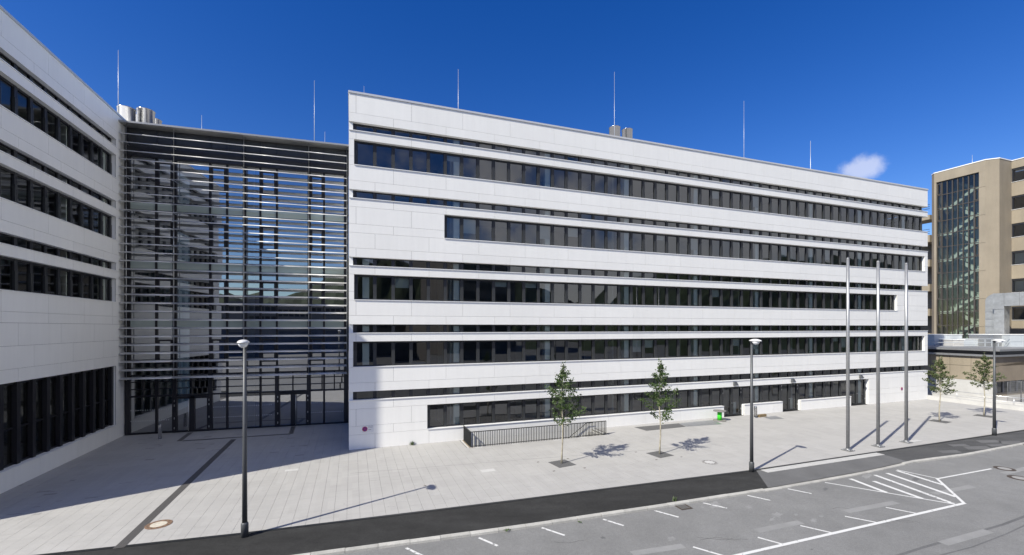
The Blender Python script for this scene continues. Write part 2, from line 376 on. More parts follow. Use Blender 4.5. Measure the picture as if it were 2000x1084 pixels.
def band(root, xs, z0, z1, main, dark_top=0.10, yg=0.29, pier=0.20, name=None, skip=()):
    """ribbon window: xs = pier positions; frame, panes and (main rows) a pier at every module"""
    xa, xb = xs[0], xs[-1]
    nm = name or ('window_band' if main else 'clerestory_band')
    fr = MB()
    fr.box(xa-pier/2, xb+pier/2, 0.24, 0.36, z1-(dark_top if main else 0.05), z1)
    fr.box(xa-pier/2, xb+pier/2, 0.24, 0.36, z0+0.033, z0+0.033+(0.07 if main else 0.035))
    if not main:
        for x in xs: fr.box(x-pier/2, x+pier/2, 0.235, 0.355, z0+0.034, z1-0.001)
    f = fr.build(nm, 'anthracite', root)
    if main:
        zs = z0 + 0.033 + (z1-z0)*0.62
        for x in xs:
            w = pier/2
            k = ('mullion', round(z1-z0, 3), pier)
            if k not in CACHE:
                CACHE[k] = MB().box(-w, w, 0.225, 0.355, zs-z0, z1-z0-0.001, 0).box(-w*0.95, w*0.95, 0.205, 0.355, 0.034, zs-z0-0.001, 1).mesh('mullion', ['anthracite', 'anthracite_grey'])
            link('mullion', CACHE[k], f, (x, 0, z0))
    for i, (a, b) in enumerate(zip(xs, xs[1:])):
        if i in skip: continue
        pane('window_pane' if main else 'clerestory_pane', 'window_glass', f, a+pier/2, b-pier/2, yg, z0+0.06, z1-0.04)
    return f

allj = lambda a: [xn(n) for n in range(a, 52, 3)]
# window rows: first and last pier
ROWS = {4: (0, 50), 3: (5, 50), 2: (0, 46), 1: (0, 50), 0: (4, 42)}
DOORS = [(26, 28), (32, 34), (40, 42)]
for k in range(5):
    zb = S*k
    n0, n1 = ROWS[k]
    wx0 = xn(n0) - 0.10; wx1 = xn(n1) + 0.10
    if k == 1: wx0 = 0.24
    wrap = (k == 4)
    # U: sill panel
    u0, u1 = (0.0 if k == 0 else zb-0.045), zb+0.84
    holes = [(xn(a)-0.10+0.12, xn(b)+0.10-0.12) for a, b in DOORS] if k == 0 else []
    if k == 0:
        holes[-1] = (holes[-1][0], xn(42)+0.30)
    panel_row(wing, 0, LEN, u0, u1, allj((k+1) % 3 if k else 1), holes)
    xs_ = [0] + [h for hh in holes for h in hh] + [LEN]
    for a, b in zip(xs_[::2], xs_[1::2]): backing(wing, a, b, u0, u1)
    # C and D strips of panels, clerestory between them
    panel_row(wing, 0, LEN, zb+2.32, zb+2.80, allj((k+2) % 3)); backing(wing, 0, LEN, zb+2.32, zb+2.80)
    panel_row(wing, 0, LEN, zb+3.31, zb+3.82, allj((k+1) % 3 if k != 4 else 2)); backing(wing, 0, LEN, zb+3.31, zb+3.82)
    sill(wing, 0.0, LEN, zb+2.80)
    cb = band(wing, [0.33] + [xn(n) for n in range(1, 51)], zb+2.80, zb+3.31, False)
    piece('jamb', 'panel_edge', wing, 0.006, 0.225, 0.10, 0.5, zb+2.834, zb+3.312)
    # B: solid parts beside the window row
    for a, b in ((0, wx0), (wx1 + (0.0 if wrap else 0.0), LEN)):
        if wrap and a > 1: continue
        if k == 0 and a > 1: a = xn(42) + 0.30
        if b - a < 0.05: continue
        panel_row(wing, a, b, zb+0.84, zb+1.335, allj(2)); panel_row(wing, a, b, zb+1.335, zb+2.32, allj(0))
        backing(wing, a, b, zb+0.84, zb+2.32)
    # main windows
    if k == 0:
        for a, b in ((4, 26), (28, 32), (34, 40)):
            band(wing, [xn(n) for n in range(a, b+1)], zb+0.84, zb+2.32, True)
            sill(wing, xn(a) - (0.10 if a == 4 else 0.005), xn(b) + 0.005, zb+0.84)
    else:
        xs = [xn(n) for n in range(n0, n1+1)]
        if k == 1: xs[0] = 0.34
        band(wing, xs, zb+0.84, zb+2.32, True)
        sill(wing, wx0, (LEN if wrap else wx1), zb+0.84)
panel_row(wing, 0, LEN, 4*S+3.82, 20.38, allj(0)); backing(wing, 0, LEN, 4*S+3.82, 20.38)
MB().box(-0.03, LEN+0.03, -0.045, 0.6, 20.385, 20.50).box(-0.03, 0.4, 0.601, WD, 20.385, 20.50).box(LEN-0.4, LEN+0.03, 0.601, WD, 20.385, 20.50).build('coping', 'coping', wing)
# side and rear walls, roof
MB().box(0.01, 0.30, 0.505, WD, -0.1, 20.37).build('side_wall', 'panel_edge', wing)
sw = MB()
for k in range(5):
    for a, b in (((0.0 if k == 0 else -0.045), 0.84), (2.32, 2.80), (3.31, 3.82)): sw.box(LEN-0.45, LEN-0.005, 0.502, WD, k*S+a, k*S+b)
    if k != 4: sw.box(LEN-0.45, LEN-0.006, 0.502, WD, k*S+0.845, k*S+2.315)
sw.box(LEN-0.45, LEN-0.005, 0.502, WD, 4*S+3.825, 20.37)
sw.build('side_wall', 'panel_edge', wing)
MB().box(52.2, 52.5, 0.37, WD-1, 4*S+0.85, 4*S+2.31).build('corner_glazing', 'anthracite', wing)
for k in range(5): MB().box(52.3, 52.5, 0.37, WD-1, k*S+2.81, k*S+3.30).build('corner_glazing', 'anthracite', wing)
MB().box(0.31, LEN-0.46, WD-0.3, WD, 0, 20.3).build('rear_wall', 'panel_edge', wing)
MB().box(0.31, LEN-0.46, 0.51, WD-0.31, 19.9, 20.15).build('roof', 'concrete_dark', wing)
# inside: ceilings, floors, rear partition, columns
for k in range(5):
    zb = S*k
    MB().box(0.31, LEN-0.5, 0.51, 7.0, zb+3.40, zb+3.60, 0).box(0.31, LEN-0.5, 0.51, 7.0, zb+3.605, zb+3.80, 1).build('floor_slab', ['interior_ceiling', 'interior_floor'], wing)
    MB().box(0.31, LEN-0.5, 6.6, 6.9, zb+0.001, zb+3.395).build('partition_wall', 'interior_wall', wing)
    offs = {4: 5.72, 3: 5.72, 2: 5.72, 1: 5.72, 0: 5.72}[k]
    for j in range(-1, 8):
        x = xn(offs + 6*j) if j >= 0 else 0.95
        if j >= 0 or k in (1, 2):
            piece('column', 'interior_white', wing, x-0.20, x+0.17, 0.41, 0.80, zb+0.01, zb+3.395)
            if j >= 0: piece('partition_wall', 'interior_white', wing, x-0.06, x+0.06, 2.2, 6.55, zb+0.01, zb+3.39)
    rnd = random.Random(40+k)
    for n in range(ROWS[k][0]+1, ROWS[k][1]-1):          # blinds and furniture behind some panes
        q = rnd.random()
        if k == 0: continue
        if q < 0.10:
            h = rnd.choice((0.35, 0.6, 0.9)); piece('blind', 'blind', wing, xn(n)+0.11, xn(n+1)-0.11, 0.40, 0.415, zb+2.25-h, zb+2.25)
        elif q < 0.22:
            piece('desk', 'desk', wing, xn(n)+0.05, xn(n)+0.95, 0.75, 1.45, zb+0.70, zb+0.735 + 0.25*rnd.random())
MB().box(0.31, LEN-0.5, 0.36, 7.0, -0.05, 0.012).build('ground_floor', 'interior_floor', wing)
# doors
for i, (a, b) in enumerate(DOORS):
    x0, x1 = xn(a)+0.02, xn(b)-0.02
    if i == 2: x1 += 0.22
    d = MB().box(x0, x0+0.16, 0.23, 0.37, 0.02, 2.318).box(x1-0.16, x1, 0.23, 0.37, 0.02, 2.318).box(x0+0.16, x1-0.16, 0.23, 0.37, 2.20, 2.318)
    xm = (x0+x1)/2
    d.box(xm-0.10, xm+0.10, 0.225, 0.365, 0.02, 2.20).box(x0+0.16, xm-0.1, 0.235, 0.36, 0.02, 0.11).box(xm+0.1, x1-0.16, 0.235, 0.36, 0.02, 0.11)
    dr = d.build('entrance_door', 'anthracite_grey', wing)
    for p, q in ((x0+0.16, xm-0.10), (xm+0.10, x1-0.16)): pane('door_pane', 'window_glass', dr, p, q, 0.30, 0.11, 2.20)
    MB().bar((xm-0.13, 0.17, 1.02), (xm+0.02, 0.17, 1.02), 0.03, 0.03).bar((xm+0.02, 0.17, 1.02), (xm+0.02, 0.23, 1.02), 0.03, 0.03).build('door_handle', 'steel', dr)
    for hz in (0.45, 1.75, 2.05):
        for hx in (x0+0.10, x1-0.10): piece('hinge', 'steel', dr, hx-0.02, hx+0.02, 0.20, 0.229, hz, hz+0.14)
    MB().box(x1-0.52, x1-0.22, 0.55, 0.60, 0.05, 1.0).build('radiator', 'interior_white', wing)
    # wall lamp above
    lx = xm+0.05
    MB().quad((0,0,0),(0,0,0),(0,0,0),(0,0,0)) if False else None
    wl = MB(); P = [(lx-0.16, -0.02, 2.72), (lx+0.16, -0.02, 2.72), (lx+0.16, -0.02, 2.42), (lx-0.16, -0.02, 2.42)]
    F_ = [(lx-0.14, -0.10, 2.70), (lx+0.14, -0.10, 2.70), (lx+0.15, -0.26, 2.46), (lx-0.15, -0.26, 2.46)]
    wl.quad(*F_[::-1]); wl.quad(P[0], F_[0], F_[3], P[3]); wl.quad(P[1], P[2], F_[2], F_[1]); wl.quad(P[0], P[1], F_[1], F_[0]); wl.quad(P[3], F_[3], F_[2], P[2])
    wl.build('wall_lamp', 'lamp_grey', wing)

# ------------------------------------------------------------------ white wing on the left
C1 = Vector((-25.19, 28.88, 0)); LW = 14.95
lwing = empty('office_wing', C1, ANG + R(90))
tag(lwing, 'white office wing in shade at the left edge with tall ground floor windows', 'building')
def xl(n): return -(1.36 + 1.03*n)
NL = 12
lj = lambda o: [-(1.69 + 3.06*i + o) for i in range(-1, 6)]
def srt(j): return sorted(j)
BACKX = 0.0
for k in (2, 3, 4):
    zb = S*k
    panel_row(lwing, -LW, BACKX, zb-0.045 if k > 2 else zb-0.045, zb+0.84, srt(lj(0))); backing(lwing, -LW, BACKX, zb-0.045, zb+0.84)
    panel_row(lwing, -LW, BACKX, zb+2.32, zb+2.80, srt(lj(1.03))); backing(lwing, -LW, BACKX, zb+2.32, zb+2.80)
    panel_row(lwing, -LW, BACKX, zb+3.31, zb+3.82, srt(lj(1.03 if k != 3 else 2.06))); backing(lwing, -LW, BACKX, zb+3.31, zb+3.82)
    xs = [xl(n) for n in range(NL, -1, -1)]
    band(lwing, xs, zb+0.84, zb+2.32, True); band(lwing, xs, zb+2.80, zb+3.31, False)
    sill(lwing, xs[0]-0.1, xs[-1]+0.1, zb+0.84); sill(lwing, xs[0]-0.1, xs[-1]+0.1, zb+2.80)
    for a, b in ((xs[-1]+0.1, BACKX), (-LW, xs[0]-0.1)):
        panel_row(lwing, a, b, zb+0.84, zb+1.335, []); panel_row(lwing, a, b, zb+1.335, zb+2.32, []); backing(lwing, a, b, zb+0.84, zb+2.32)
        panel_row(lwing, a, b, zb+2.80, zb+3.31, []); backing(lwing, a, b, zb+2.80, zb+3.31)
panel_row(lwing, -LW, BACKX, 4*S+3.82, 20.38, srt(lj(0))); backing(lwing, -LW, BACKX, 4*S+3.82, 20.38)
for i, (a, b) in enumerate(((7.20, 7.685), (6.19, 7.20), (5.19, 6.19), (4.60, 5.19))):
    panel_row(lwing, -LW, BACKX, a, b, srt(lj((0, 2.06, 1.03, 2.06)[i])))
backing(lwing, -LW, BACKX, 4.60, 7.685)
gx = [xl(n) for n in range(NL, -1, -1)]
panel_row(lwing, -LW, BACKX, 0, 0.88, srt(lj(0.6))); backing(lwing, -LW, BACKX, 0, 0.88)
sill(lwing, gx[0]-0.1, gx[-1]+0.1, 0.88)
fr = MB().box(gx[0]-0.12, gx[-1]+0.12, 0.24, 0.36, 4.47, 4.60).box(gx[0]-0.12, gx[-1]+0.12, 0.24, 0.36, 0.913, 1.0).box(gx[0]-0.12, gx[-1]+0.12, 0.26, 0.35, 2.50, 2.57).build('window_band', 'black_frame', lwing)
for x in gx: piece('mullion', 'black_frame', fr, x-0.115, x+0.115, 0.13, 0.365, 0.92, 4.598)
for a, b in zip(gx, gx[1:]): pane('window_pane', 'window_glass', fr, a+0.115, b-0.115, 0.30, 0.99, 4.48)
for a, b in ((gx[-1]+0.14, BACKX), (-LW, gx[0]-0.14)):
    for z0, z1 in ((0.88, 1.9), (1.9, 3.2), (3.2, 4.6)): panel_row(lwing, a, b, z0, z1, [])
    backing(lwing, a, b, 0.88, 4.60)
MB().box(-LW-0.03, 14.0, -0.045, 0.55, 20.385, 20.50).box(-LW-0.03, -LW+0.4, 0.551, WD, 20.385, 20.5).build('coping', 'coping', lwing)
MB().box(-LW+0.005, -LW+0.4, 0.505, WD, -0.1, 20.37).build('end_wall', 'panel_edge', lwing)
MB().box(0.005, 14.0, 0.04, 0.5, -0.1, 20.375).box(0.005, 14, 0.5, WD, 19.7, 20.0).box(-LW+0.41, 0, 0.51, WD, 19.9, 20.15).box(-LW+0.41, 14, WD-0.3, WD, 0, 19.6).build('rear_body', 'panel_edge', lwing)
for k in range(5):
    zb = S*k
    if k != 1:
        MB().box(-LW+0.45, -0.02, 0.51, 8, zb+3.42, zb+3.60, 0).box(-LW+0.45, -0.02, 0.51, 8, zb+3.605, zb+3.80, 1).build('floor_slab', ['interior_ceiling', 'interior_floor'], lwing) if k > 0 else MB().box(-LW+0.45, -0.02, 0.51, 8, 4.75, 4.95).build('floor_slab', 'interior_ceiling', lwing)
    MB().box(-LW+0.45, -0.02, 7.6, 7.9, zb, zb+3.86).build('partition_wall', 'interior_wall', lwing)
    if k > 1:
        for n in (9.3, 3.5): piece('column', 'interior_white', lwing, xl(n)-0.17, xl(n)+0.17, 0.6, 0.95, zb+0.01, zb+3.4)
        piece('column', 'interior_white', lwing, -1.75, -1.45, 0.45, 0.7, zb+0.01, zb+3.4)
MB().box(-LW+0.45, -0.02, 0.36, 8.0, -0.05, 0.012).build('ground_floor', 'interior_floor', lwing)
MB().box(-LW+0.41, -0.02, 8.0, 8.2, -0.05, 19.5).box(-0.24, -0.03, 0.51, 7.99, -0.05, 19.5).build('core_wall', 'interior_wall', lwing)

# ------------------------------------------------------------------ glass entrance hall between the wings
HA = R(16.2); H0 = Vector((-25.0, 28.74, 0)); HE = Vector((math.cos(HA), math.sin(HA), 0)); HN = Vector((-math.sin(HA), math.cos(HA), 0))
hall = empty('entrance_hall', H0, HA)
tag(hall, 'glass entrance hall with horizontal metal sun slats between the two white wings', 'building')
def hx(px, off=0.0): return on_line(px, H0 + HN*off, HE)
HL = hx(677.5) + 1.2
cols = [hx(p) for p in (249.5, 305.6, 341.5, 410.7, 443.8, 478, 508.8, 541, 604, 633, 676)]
FL = [6.98, 10.85, 14.70]; TOPZ = 18.25
fr = MB()
mull_w = {0: 0.28, 2: 0.22, 5: 0.2, 8: 0.2, 10: 0.3}
for i, x in enumerate(cols):
    w = mull_w.get(i, 0.12); fr.box(x-w/2, x+w/2, -0.06, 0.14, 0.02, TOPZ)
for z in FL: fr.box(cols[0], HL, -0.05, 0.13, z-0.09, z+0.0).box(cols[0], HL, -0.05, 0.13, z+0.5, z+0.56)
fr.box(cols[0], HL, -0.06, 0.14, 0.02, 0.12)
cw = fr.build('curtain_wall_frame', 'black_frame', hall)
opens = {(1, 2), (3, 4), (6, 7), (8, 9)}
zl = [3.9] + FL + [TOPZ]
for i, (a, b) in enumerate(zip(cols, cols[1:])):
    a2, b2 = a + mull_w.get(i, 0.12)/2, b - mull_w.get(i+1, 0.12)/2
    for j in range(4):
        z0 = zl[j] + (0.56 if j else 0.0); z1 = zl[j+1] - 0.09
        if (i, i+1) in opens:
            f0, f1 = (FL[j-1]+1.55, FL[j-1]+3.22) if j else (4.6, 6.2)
            op = MB()
            t = 0.11
            op.box(a2, a2+t, -0.09, 0.09, f0, f1).box(b2-t, b2, -0.09, 0.09, f0, f1).box(a2+t, b2-t, -0.09, 0.09, f0, f0+t).box(a2+t, b2-t, -0.09, 0.09, f1-t, f1)
            o = op.build('opening_window', 'black_frame', hall)
            pane('window_pane', 'hall_glass', o, a2+t, b2-t, -0.02, f0+t, f1-t)
            pane('window_pane', 'hall_glass', cw, a2, b2, 0.03, z0, f0); pane('window_pane', 'hall_glass', cw, a2, b2, 0.03, f1, z1)
        else:
            pane('window_pane', 'hall_glass', cw, a2, b2, 0.03, z0, z1)
        if j < 3: piece('spandrel_panel', 'spandrel_glass', cw, a2, b2, 0.0, 0.03, zl[j+1], zl[j+1]+0.5)
# extension behind the right wing
pane('window_pane', 'hall_glass', cw, cols[-1], HL, 0.03, 0.1, TOPZ)
# ground floor grid, doors
d1 = (hx(339.5), hx(411.7)); d2 = (hx(541), hx(603.7))
gl = MB()
for z in (2.46, 2.95, 3.42, 3.86): gl.box(cols[0], HL, -0.045, 0.12, z-0.03, z+0.03 + (0.04 if z == 2.46 else 0))
for px in (249, 280, 309, 375, 443.8, 508.8, 572, 629, 653): gl.box(hx(px)-0.035, hx(px)+0.035, -0.05, 0.13, 2.5, 3.86)
for px in (341, 411, 541, 603, 677): gl.box(hx(px)-0.12, hx(px)+0.12, -0.08, 0.14, 0.02, 4.2)
gg = gl.build('curtain_wall_frame', 'black_frame', hall)
xs = [cols[0]] + [hx(p) for p in (280, 309, 341, 375, 411, 443.8, 478, 508.8, 541, 572, 603, 629, 653, 677)]
for a, b in zip(xs, xs[1:]):
    for z0, z1 in ((2.5, 2.92), (2.98, 3.39), (3.45, 3.83)): pane('window_pane', 'hall_glass', gg, a+0.03, b-0.03, 0.03, z0, z1)
for a, b in ((cols[0], d1[0]), (d1[1], d2[0]), (d2[1], hx(677))):
    pane('window_pane', 'hall_glass', gg, a+0.1, b-0.1, 0.03, 0.12, 2.42)
    dots = MB()
    n = int((b-a-0.3)/0.13)
    for q in range(n):
        for z in (0.85, 1.55):
            xq = a+0.15+0.13*q; dots.box(xq, xq+0.035, 0.018, 0.026, z, z+0.05)
    dots.build('safety_marking', 'marker_dot', gg)
for a, b in (d1, d2):
    m = (a+b)/2; t = 0.12
    d = MB().box(a+0.02, a+t+0.08, -0.10, 0.12, 0.03, 2.40).box(b-t-0.08, b-0.02, -0.10, 0.12, 0.03, 2.40).box(m-0.15, m+0.15, -0.10, 0.12, 0.03, 2.40).box(a+0.2, b-0.2, -0.10, 0.12, 2.24, 2.405).box(a+0.2, b-0.2, -0.10, 0.12, 0.03, 0.13)
    dr = d.build('entrance_door', 'black_frame', hall)
    for p, q in ((a+t+0.08, m-0.15), (m+0.15, b-t-0.08)): pane('door_pane', 'hall_glass', dr, p, q, 0.0, 0.13, 2.24)
    hxx = m - 0.16 if a == d1[0] else m + 0.20
    MB().tube([(hxx, -0.19, 0.12), (hxx, -0.19, 2.2)], 0.025, 8).build('pull_handle', 'steel', dr)
    for z in (0.25, 0.9, 1.75, 2.05):
        for q in (a+0.07, b-0.07): piece('hinge', 'steel', dr, q-0.02, q+0.02, -0.13, -0.101, z, z+0.13)
# attic above the slats
MB().box(cols[0]-0.1, HL, 0.05, 0.25, TOPZ, 20.0).build('attic_panel', 'anthracite_grey', hall)
at = MB()
for x in cols: at.box(x-0.04, x+0.04, 0.0, 0.05, TOPZ+0.8, 19.95)
at.box(cols[0]-0.1, HL, -0.1, 0.05, TOPZ-0.1, TOPZ+0.7)
at.build('attic_trim', 'anthracite', hall)
MB().box(-0.1, HL, -0.78, 0.6, 20.02, 20.13).build('roof_edge', 'edge_metal', hall)
MB().box(-0.1, HL, 0.6, 13.0, 19.8, 20.1).build('roof', 'concrete_dark', hall)
# inside
for z in FL:
    MB().box(0.2, HL, 0.35, 10, z, z+0.2, 0).box(0.2, HL, 0.35, 10, z+0.205, z+0.45, 1).build('floor_slab', ['interior_ceiling', 'interior_floor'], hall)
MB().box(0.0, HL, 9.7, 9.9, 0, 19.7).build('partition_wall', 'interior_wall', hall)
MB().box(0.0, HL, 0.2, 9.7, -0.06, 0.012).build('ground_floor', 'interior_floor', hall)
xc = hx(486)
for za, zb_ in zip([0.02]+[z+0.46 for z in FL], FL + [19.7]): piece('column', 'interior_white', hall, xc-0.17, xc+0.17, 0.45, 0.80, za, zb_-0.01)
# sun slats
SO = -0.62
posts = [on_line(p, H0 + HN*(SO+0.16), HE) for p in (245.8, 338.7, 475.8, 602.8, 677.5)]
NSL = 30
def slat_mesh(length):
    k = ('slat', round(length, 3))
    if k in CACHE: return CACHE[k]
    m = MB(); n = 14; tl = R(16); pts = []
    for q in range(n):
        t = 2*math.pi*q/n; y, z = 0.19*math.cos(t), 0.031*math.sin(t)
        pts.append((y*math.cos(tl) - z*math.sin(tl), y*math.sin(tl) + z*math.cos(tl)))
    for q in range(n): m.v.append((0, pts[q][0], pts[q][1]))
    for q in range(n): m.v.append((length, pts[q][0], pts[q][1]))
    for q in range(n):
        q2 = (q+1) % n; m.f.append((q, q2, n+q2, n+q)); m.m.append(0); m.sm.append(True)
    m.f += [tuple(range(n-1,-1,-1)), tuple(range(n, 2*n))]; m.m += [0, 0]; m.sm += [False, False]
    CACHE[k] = m.mesh('sun_slat', 'slat_metal'); return CACHE[k]
for r in range(NSL):
    z = 3.735 + 0.5385*r
    for i, (a, b) in enumerate(zip(posts, posts[1:])):
        x0 = a + (0.012 if i else -0.22); x1 = b - 0.012
        link('sun_slat', slat_mesh(x1-x0), hall, (x0, SO, z))
for x in posts:
    pm = MB().tube([(x, SO+0.20, 3.6), (x, SO+0.20, 20.02)], 0.028, 8)
    for r in range(NSL):
        z = 3.735 + 0.5385*r; pm.bar((x, SO-0.1, z-0.06), (x, SO+0.2, z-0.015), 0.012, 0.05)
        if r % 4 == 0: pm.bar((x, SO+0.2, z), (x, -0.05, z), 0.03, 0.03)
    pm.build('slat_post', 'steel', hall)

# ------------------------------------------------------------------ roof things: stacks and rods
def sky_pt(px, py, Y): return Vector(((px-1000)/FPX*Y, Y, EYE + (HY-py)/FPX*Y))
def stack(px, wpx, ytop, Y, zbase, label, grp):
    c = sky_pt(px, ytop, Y); r = wpx/2/FPX*Y
    o = MB().lathe([(r, zbase-c.z), (r, -0.05), (r*1.06, -0.05), (r*1.06, 0.0), (r*0.95, 0.0), (r*0.95, -0.5)], 28).build('exhaust_stack', 'stainless', None, c)
    tag(o, label, 'exhaust stack', grp)
g1 = 'stainless stacks on the entrance hall roof'
stack(247, 28, 212, 31.5, 19.5, 'front left wide stainless exhaust stack beside the tall left rod', g1)
stack(285, 28, 216, 32.5, 19.5, 'tall wide stainless exhaust stack, third from the left on the hall roof', g1)
stack(266, 24, 227, 36, 19.5, 'low stainless exhaust stack half hidden between the two wide stacks', g1)
stack(302, 22, 234, 37, 19.5, 'rightmost low stainless exhaust stack on the hall roof', g1)
g2 = 'stainless stacks on the long wing roof'
stack(1200.5, 21, 249.5, 42, 19.5, 'left of the two stainless stacks on the long wing roof', g2)
stack(1225, 20, 254, 43.5, 19.5, 'right of the two stainless stacks on the long wing roof', g2)
def rod(px, ytop, Y, label, zb=19.9, r=0.018):
    t = sky_pt(px, ytop, Y)
    o = MB().tube([(0,0,zb), (0,0,zb+(t.z-zb)*0.55), (0,0,zb+(t.z-zb)*0.56), (0,0,t.z)], [r*1.25, r*1.15, r*0.8, r*0.55], 6).build('lightning_rod', 'rod', None, (t.x, t.y, 0))
    tag(o, label, 'lightning rod', 'lightning rods on the roofs')
rod(231, 98, 31, 'tall lightning rod beside the leftmost exhaust stack')
rod(394, 225, 38, 'short thin lightning rod over the left half of the glass hall', r=0.02)
rod(614, 157, 36, 'tallest lightning rod over the right half of the glass hall')
rod(634.5, 257, 40, 'short lightning rod close to the right of a tall one over the hall', r=0.02)
rod(895, 135, 31, 'tall lightning rod nearest the front corner of the long wing')
rod(1200, 140, 40, 'tall lightning rod in front of the two stacks on the long wing')
rod(1453, 197, 44, 'tall lightning rod on the right half of the long wing roof')
rod(1583, 275, 48, 'short lightning rod left of the small cloud', r=0.03)
rod(711, 168, 27, 'tiny rod stub at the left corner of the long wing roof', r=0.012)

# ------------------------------------------------------------------ ground, road, plaza
def loc(p):                                         # world -> frame of the long wing
    d = p - C0; return Vector((d.dot(E), d.dot(N), p.z))
def wrl(s, y, z=0): return C0 + E*s + N*y + Vector((0, 0, z))
PX0, PX1, PY0 = 6.70, 15.75, -1.78                  # stair pit
RZ = -0.10
gm = MB()
for a, b, c, d in ((-900, PX0, -900, 900), (PX1, 900, -900, 900), (PX0, PX1, -900, PY0), (PX0, PX1, 0.06, 900)):
    gm.quad((a,c,RZ), (b,c,RZ), (b,d,RZ), (a,d,RZ))
road = gm.build('road', 'asphalt_road', None, C0, ANG); struct(road)

edge_px = [(75, 1083), (480, 1039.5), (1000, 976.5), (1465, 918), (1995, 840)]
edge = [G(*p) for p in edge_px]
edge = [edge[0] + (edge[0]-edge[1])*4] + edge[0:] + [edge[-1] + (edge[-1]-edge[-2])*0.8]
eloc = [loc(p) for p in edge]
def clip(poly, a, b):                               # keep the left side of a->b
    out = []
    def sd(p): return (b.x-a.x)*(p[1]-a.y) - (b.y-a.y)*(p[0]-a.x)
    for i in range(len(poly)):
        p, q = poly[i], poly[(i+1) % len(poly)]; sp, sq = sd(p), sd(q)
        if sp >= 0: out.append(p)
        if (sp >= 0) != (sq >= 0):
            t = sp/(sp-sq); out.append((p[0]+(q[0]-p[0])*t, p[1]+(q[1]-p[1])*t))
    return out
def clip_edge(poly):
    for a, b in zip(eloc, eloc[1:]):
        poly = clip(poly, a, b)
        if len(poly) < 3: return []
    return poly
plaza = struct(empty('plaza', C0, ANG))
pb = MB()
SX1 = 53.0
for a, b, c, d in ((-30, PX0, -30, 10), (PX1, SX1, -30, 0.04), (SX1, 75, -30, 0.04), (PX0, PX1, -30, PY0)):
    pl = clip_edge([(a,c), (b,c), (b,d), (a,d)])
    if pl: pb.prism(pl, RZ+0.002, -0.03)
pbo = pb.build('paving_bed', 'joint_sand', plaza)
SLW, SLL = 0.46, 0.92
slabs = []
cam_l = loc(Vector((0, 0, 0)))
i0, i1 = int(-26/SLW), int(72/SLW)
for i in range(i0, i1):
    for j in range(-22, 12):
        off = (i * 0.37) % SLL
        x0 = i*SLW; x1 = x0+SLW; y0 = j*SLL + off; y1 = y0+SLL
        if x0 > -0.02 and y0 > -0.02: continue
        if x0 > 0.0 and y1 > 0: y1 = min(y1, 0.03)
        if y1-y0 < 0.02: continue
        if x1 > PX0 and x0 < PX1 and y1 > PY0:
            if y0 > PY0 - 0.01: continue
            y1 = PY0
        lw = wrl((x0+x1)/2, (y0+y1)/2)
        if (lw - C1).dot(E) < -0.3 or (lw-H0).dot(HN) > 0.5 and x0 < 0.5: continue
        gx_, gy_ = 0.0036, 0.0018
        pl = clip_edge([(x0+gx_, y0+gy_), (x1-gx_, y0+gy_), (x1-gx_, y1-gy_), (x0+gx_, y1-gy_)])
        if len(pl) < 3: continue
        Y = lw.y; px = 1000 + FPX*lw.x/Y
        vis = 0 <= px <= 2000 and HY + FPX*EYE/Y < 1084
        slabs.append((0 if vis else 1, (lw.length), pl))
slabs.sort(key=lambda t: (t[0], t[1]))
srest = MB()
for n, (v, d, pl) in enumerate(slabs):
    dz = random.uniform(-0.0015, 0.0015)
    if n < 298:
        cx = sum(p[0] for p in pl)/len(pl); cy = sum(p[1] for p in pl)/len(pl)
        if len(pl) == 4: 
            k = ('slab', round(pl[2][0]-pl[0][0], 3), round(pl[2][1]-pl[0][1], 3), round(pl[1][1]-pl[0][1], 3))
        else: k = None
        if k and k in CACHE: me = CACHE[k]
        else:
            me = MB().prism([(p[0]-cx, p[1]-cy) for p in pl], -0.029, 0.0, bottom=False).mesh('paving_slab', 'paving')
            if k: CACHE[k] = me
        link('paving_slab', me, plaza, (cx, cy, dz))
    else:
        srest.prism(pl, -0.029, dz, bottom=False)
so = srest.build('paving_slabs', 'paving', plaza); so['kind'] = 'stuff'
# slot drain along the plaza edge
sd_ = MB()
for a, b in zip(edge, edge[1:]):
    d = (b-a).normalized(); nn = Vector((d.y, -d.x, 0))
    p = [a, b, b+nn*0.14, a+nn*0.14]; sd_.prism([(q.x, q.y) for q in p][::-1], -0.09, 0.004)
tag(sd_.build('slot_drain', 'rail_black', None), 'thin dark slot drain line along the street edge of the pale plaza', 'drain')

# pavement between plaza and kerb
kerb_px = [(600, 1080), (1000, 1027), (1270, 987.5), (1520, 949), (1690, 919), (1781, 899), (1883, 886), (2000, 864)]
kerb = [G(*p) for p in kerb_px]
kerb = [kerb[0] + (kerb[0]-kerb[1])*3] + kerb + [kerb[-1] + (kerb[-1]-kerb[-2])*2.5]
def interp(poly, X):
    for a, b in zip(poly, poly[1:]):
        if a.x <= X <= b.x: return a.lerp(b, (X-a.x)/(b.x-a.x))
    return poly[-1] if X > poly[-1].x else poly[0]
def edge_out(X):
    p = interp(edge, X); return p + GD*0.15
def strip(xa_e, xb_e, xa_k, xb_k, z, name, m, n=16):
    mb = MB()
    for q in range(n):
        t0, t1 = q/n, (q+1)/n
        a = edge_out(xa_e+(xb_e-xa_e)*t0); b = edge_out(xa_e+(xb_e-xa_e)*t1)
        c = interp(kerb, xa_k+(xb_k-xa_k)*t1); d = interp(kerb, xa_k+(xb_k-xa_k)*t0)
        mb.quad((d.x,d.y,z), (c.x,c.y,z), (b.x,b.y,z), (a.x,a.y,z))
    return struct(mb.build(name, m))
xe1, xk1 = G(1472, 917).x, G(1500, 952).x
xe2, xk2 = G(1712, 884).x, G(1772, 901).x
strip(edge[0].x, xe1, kerb[0].x, xk1, -0.006, 'pavement', 'asphalt_new')
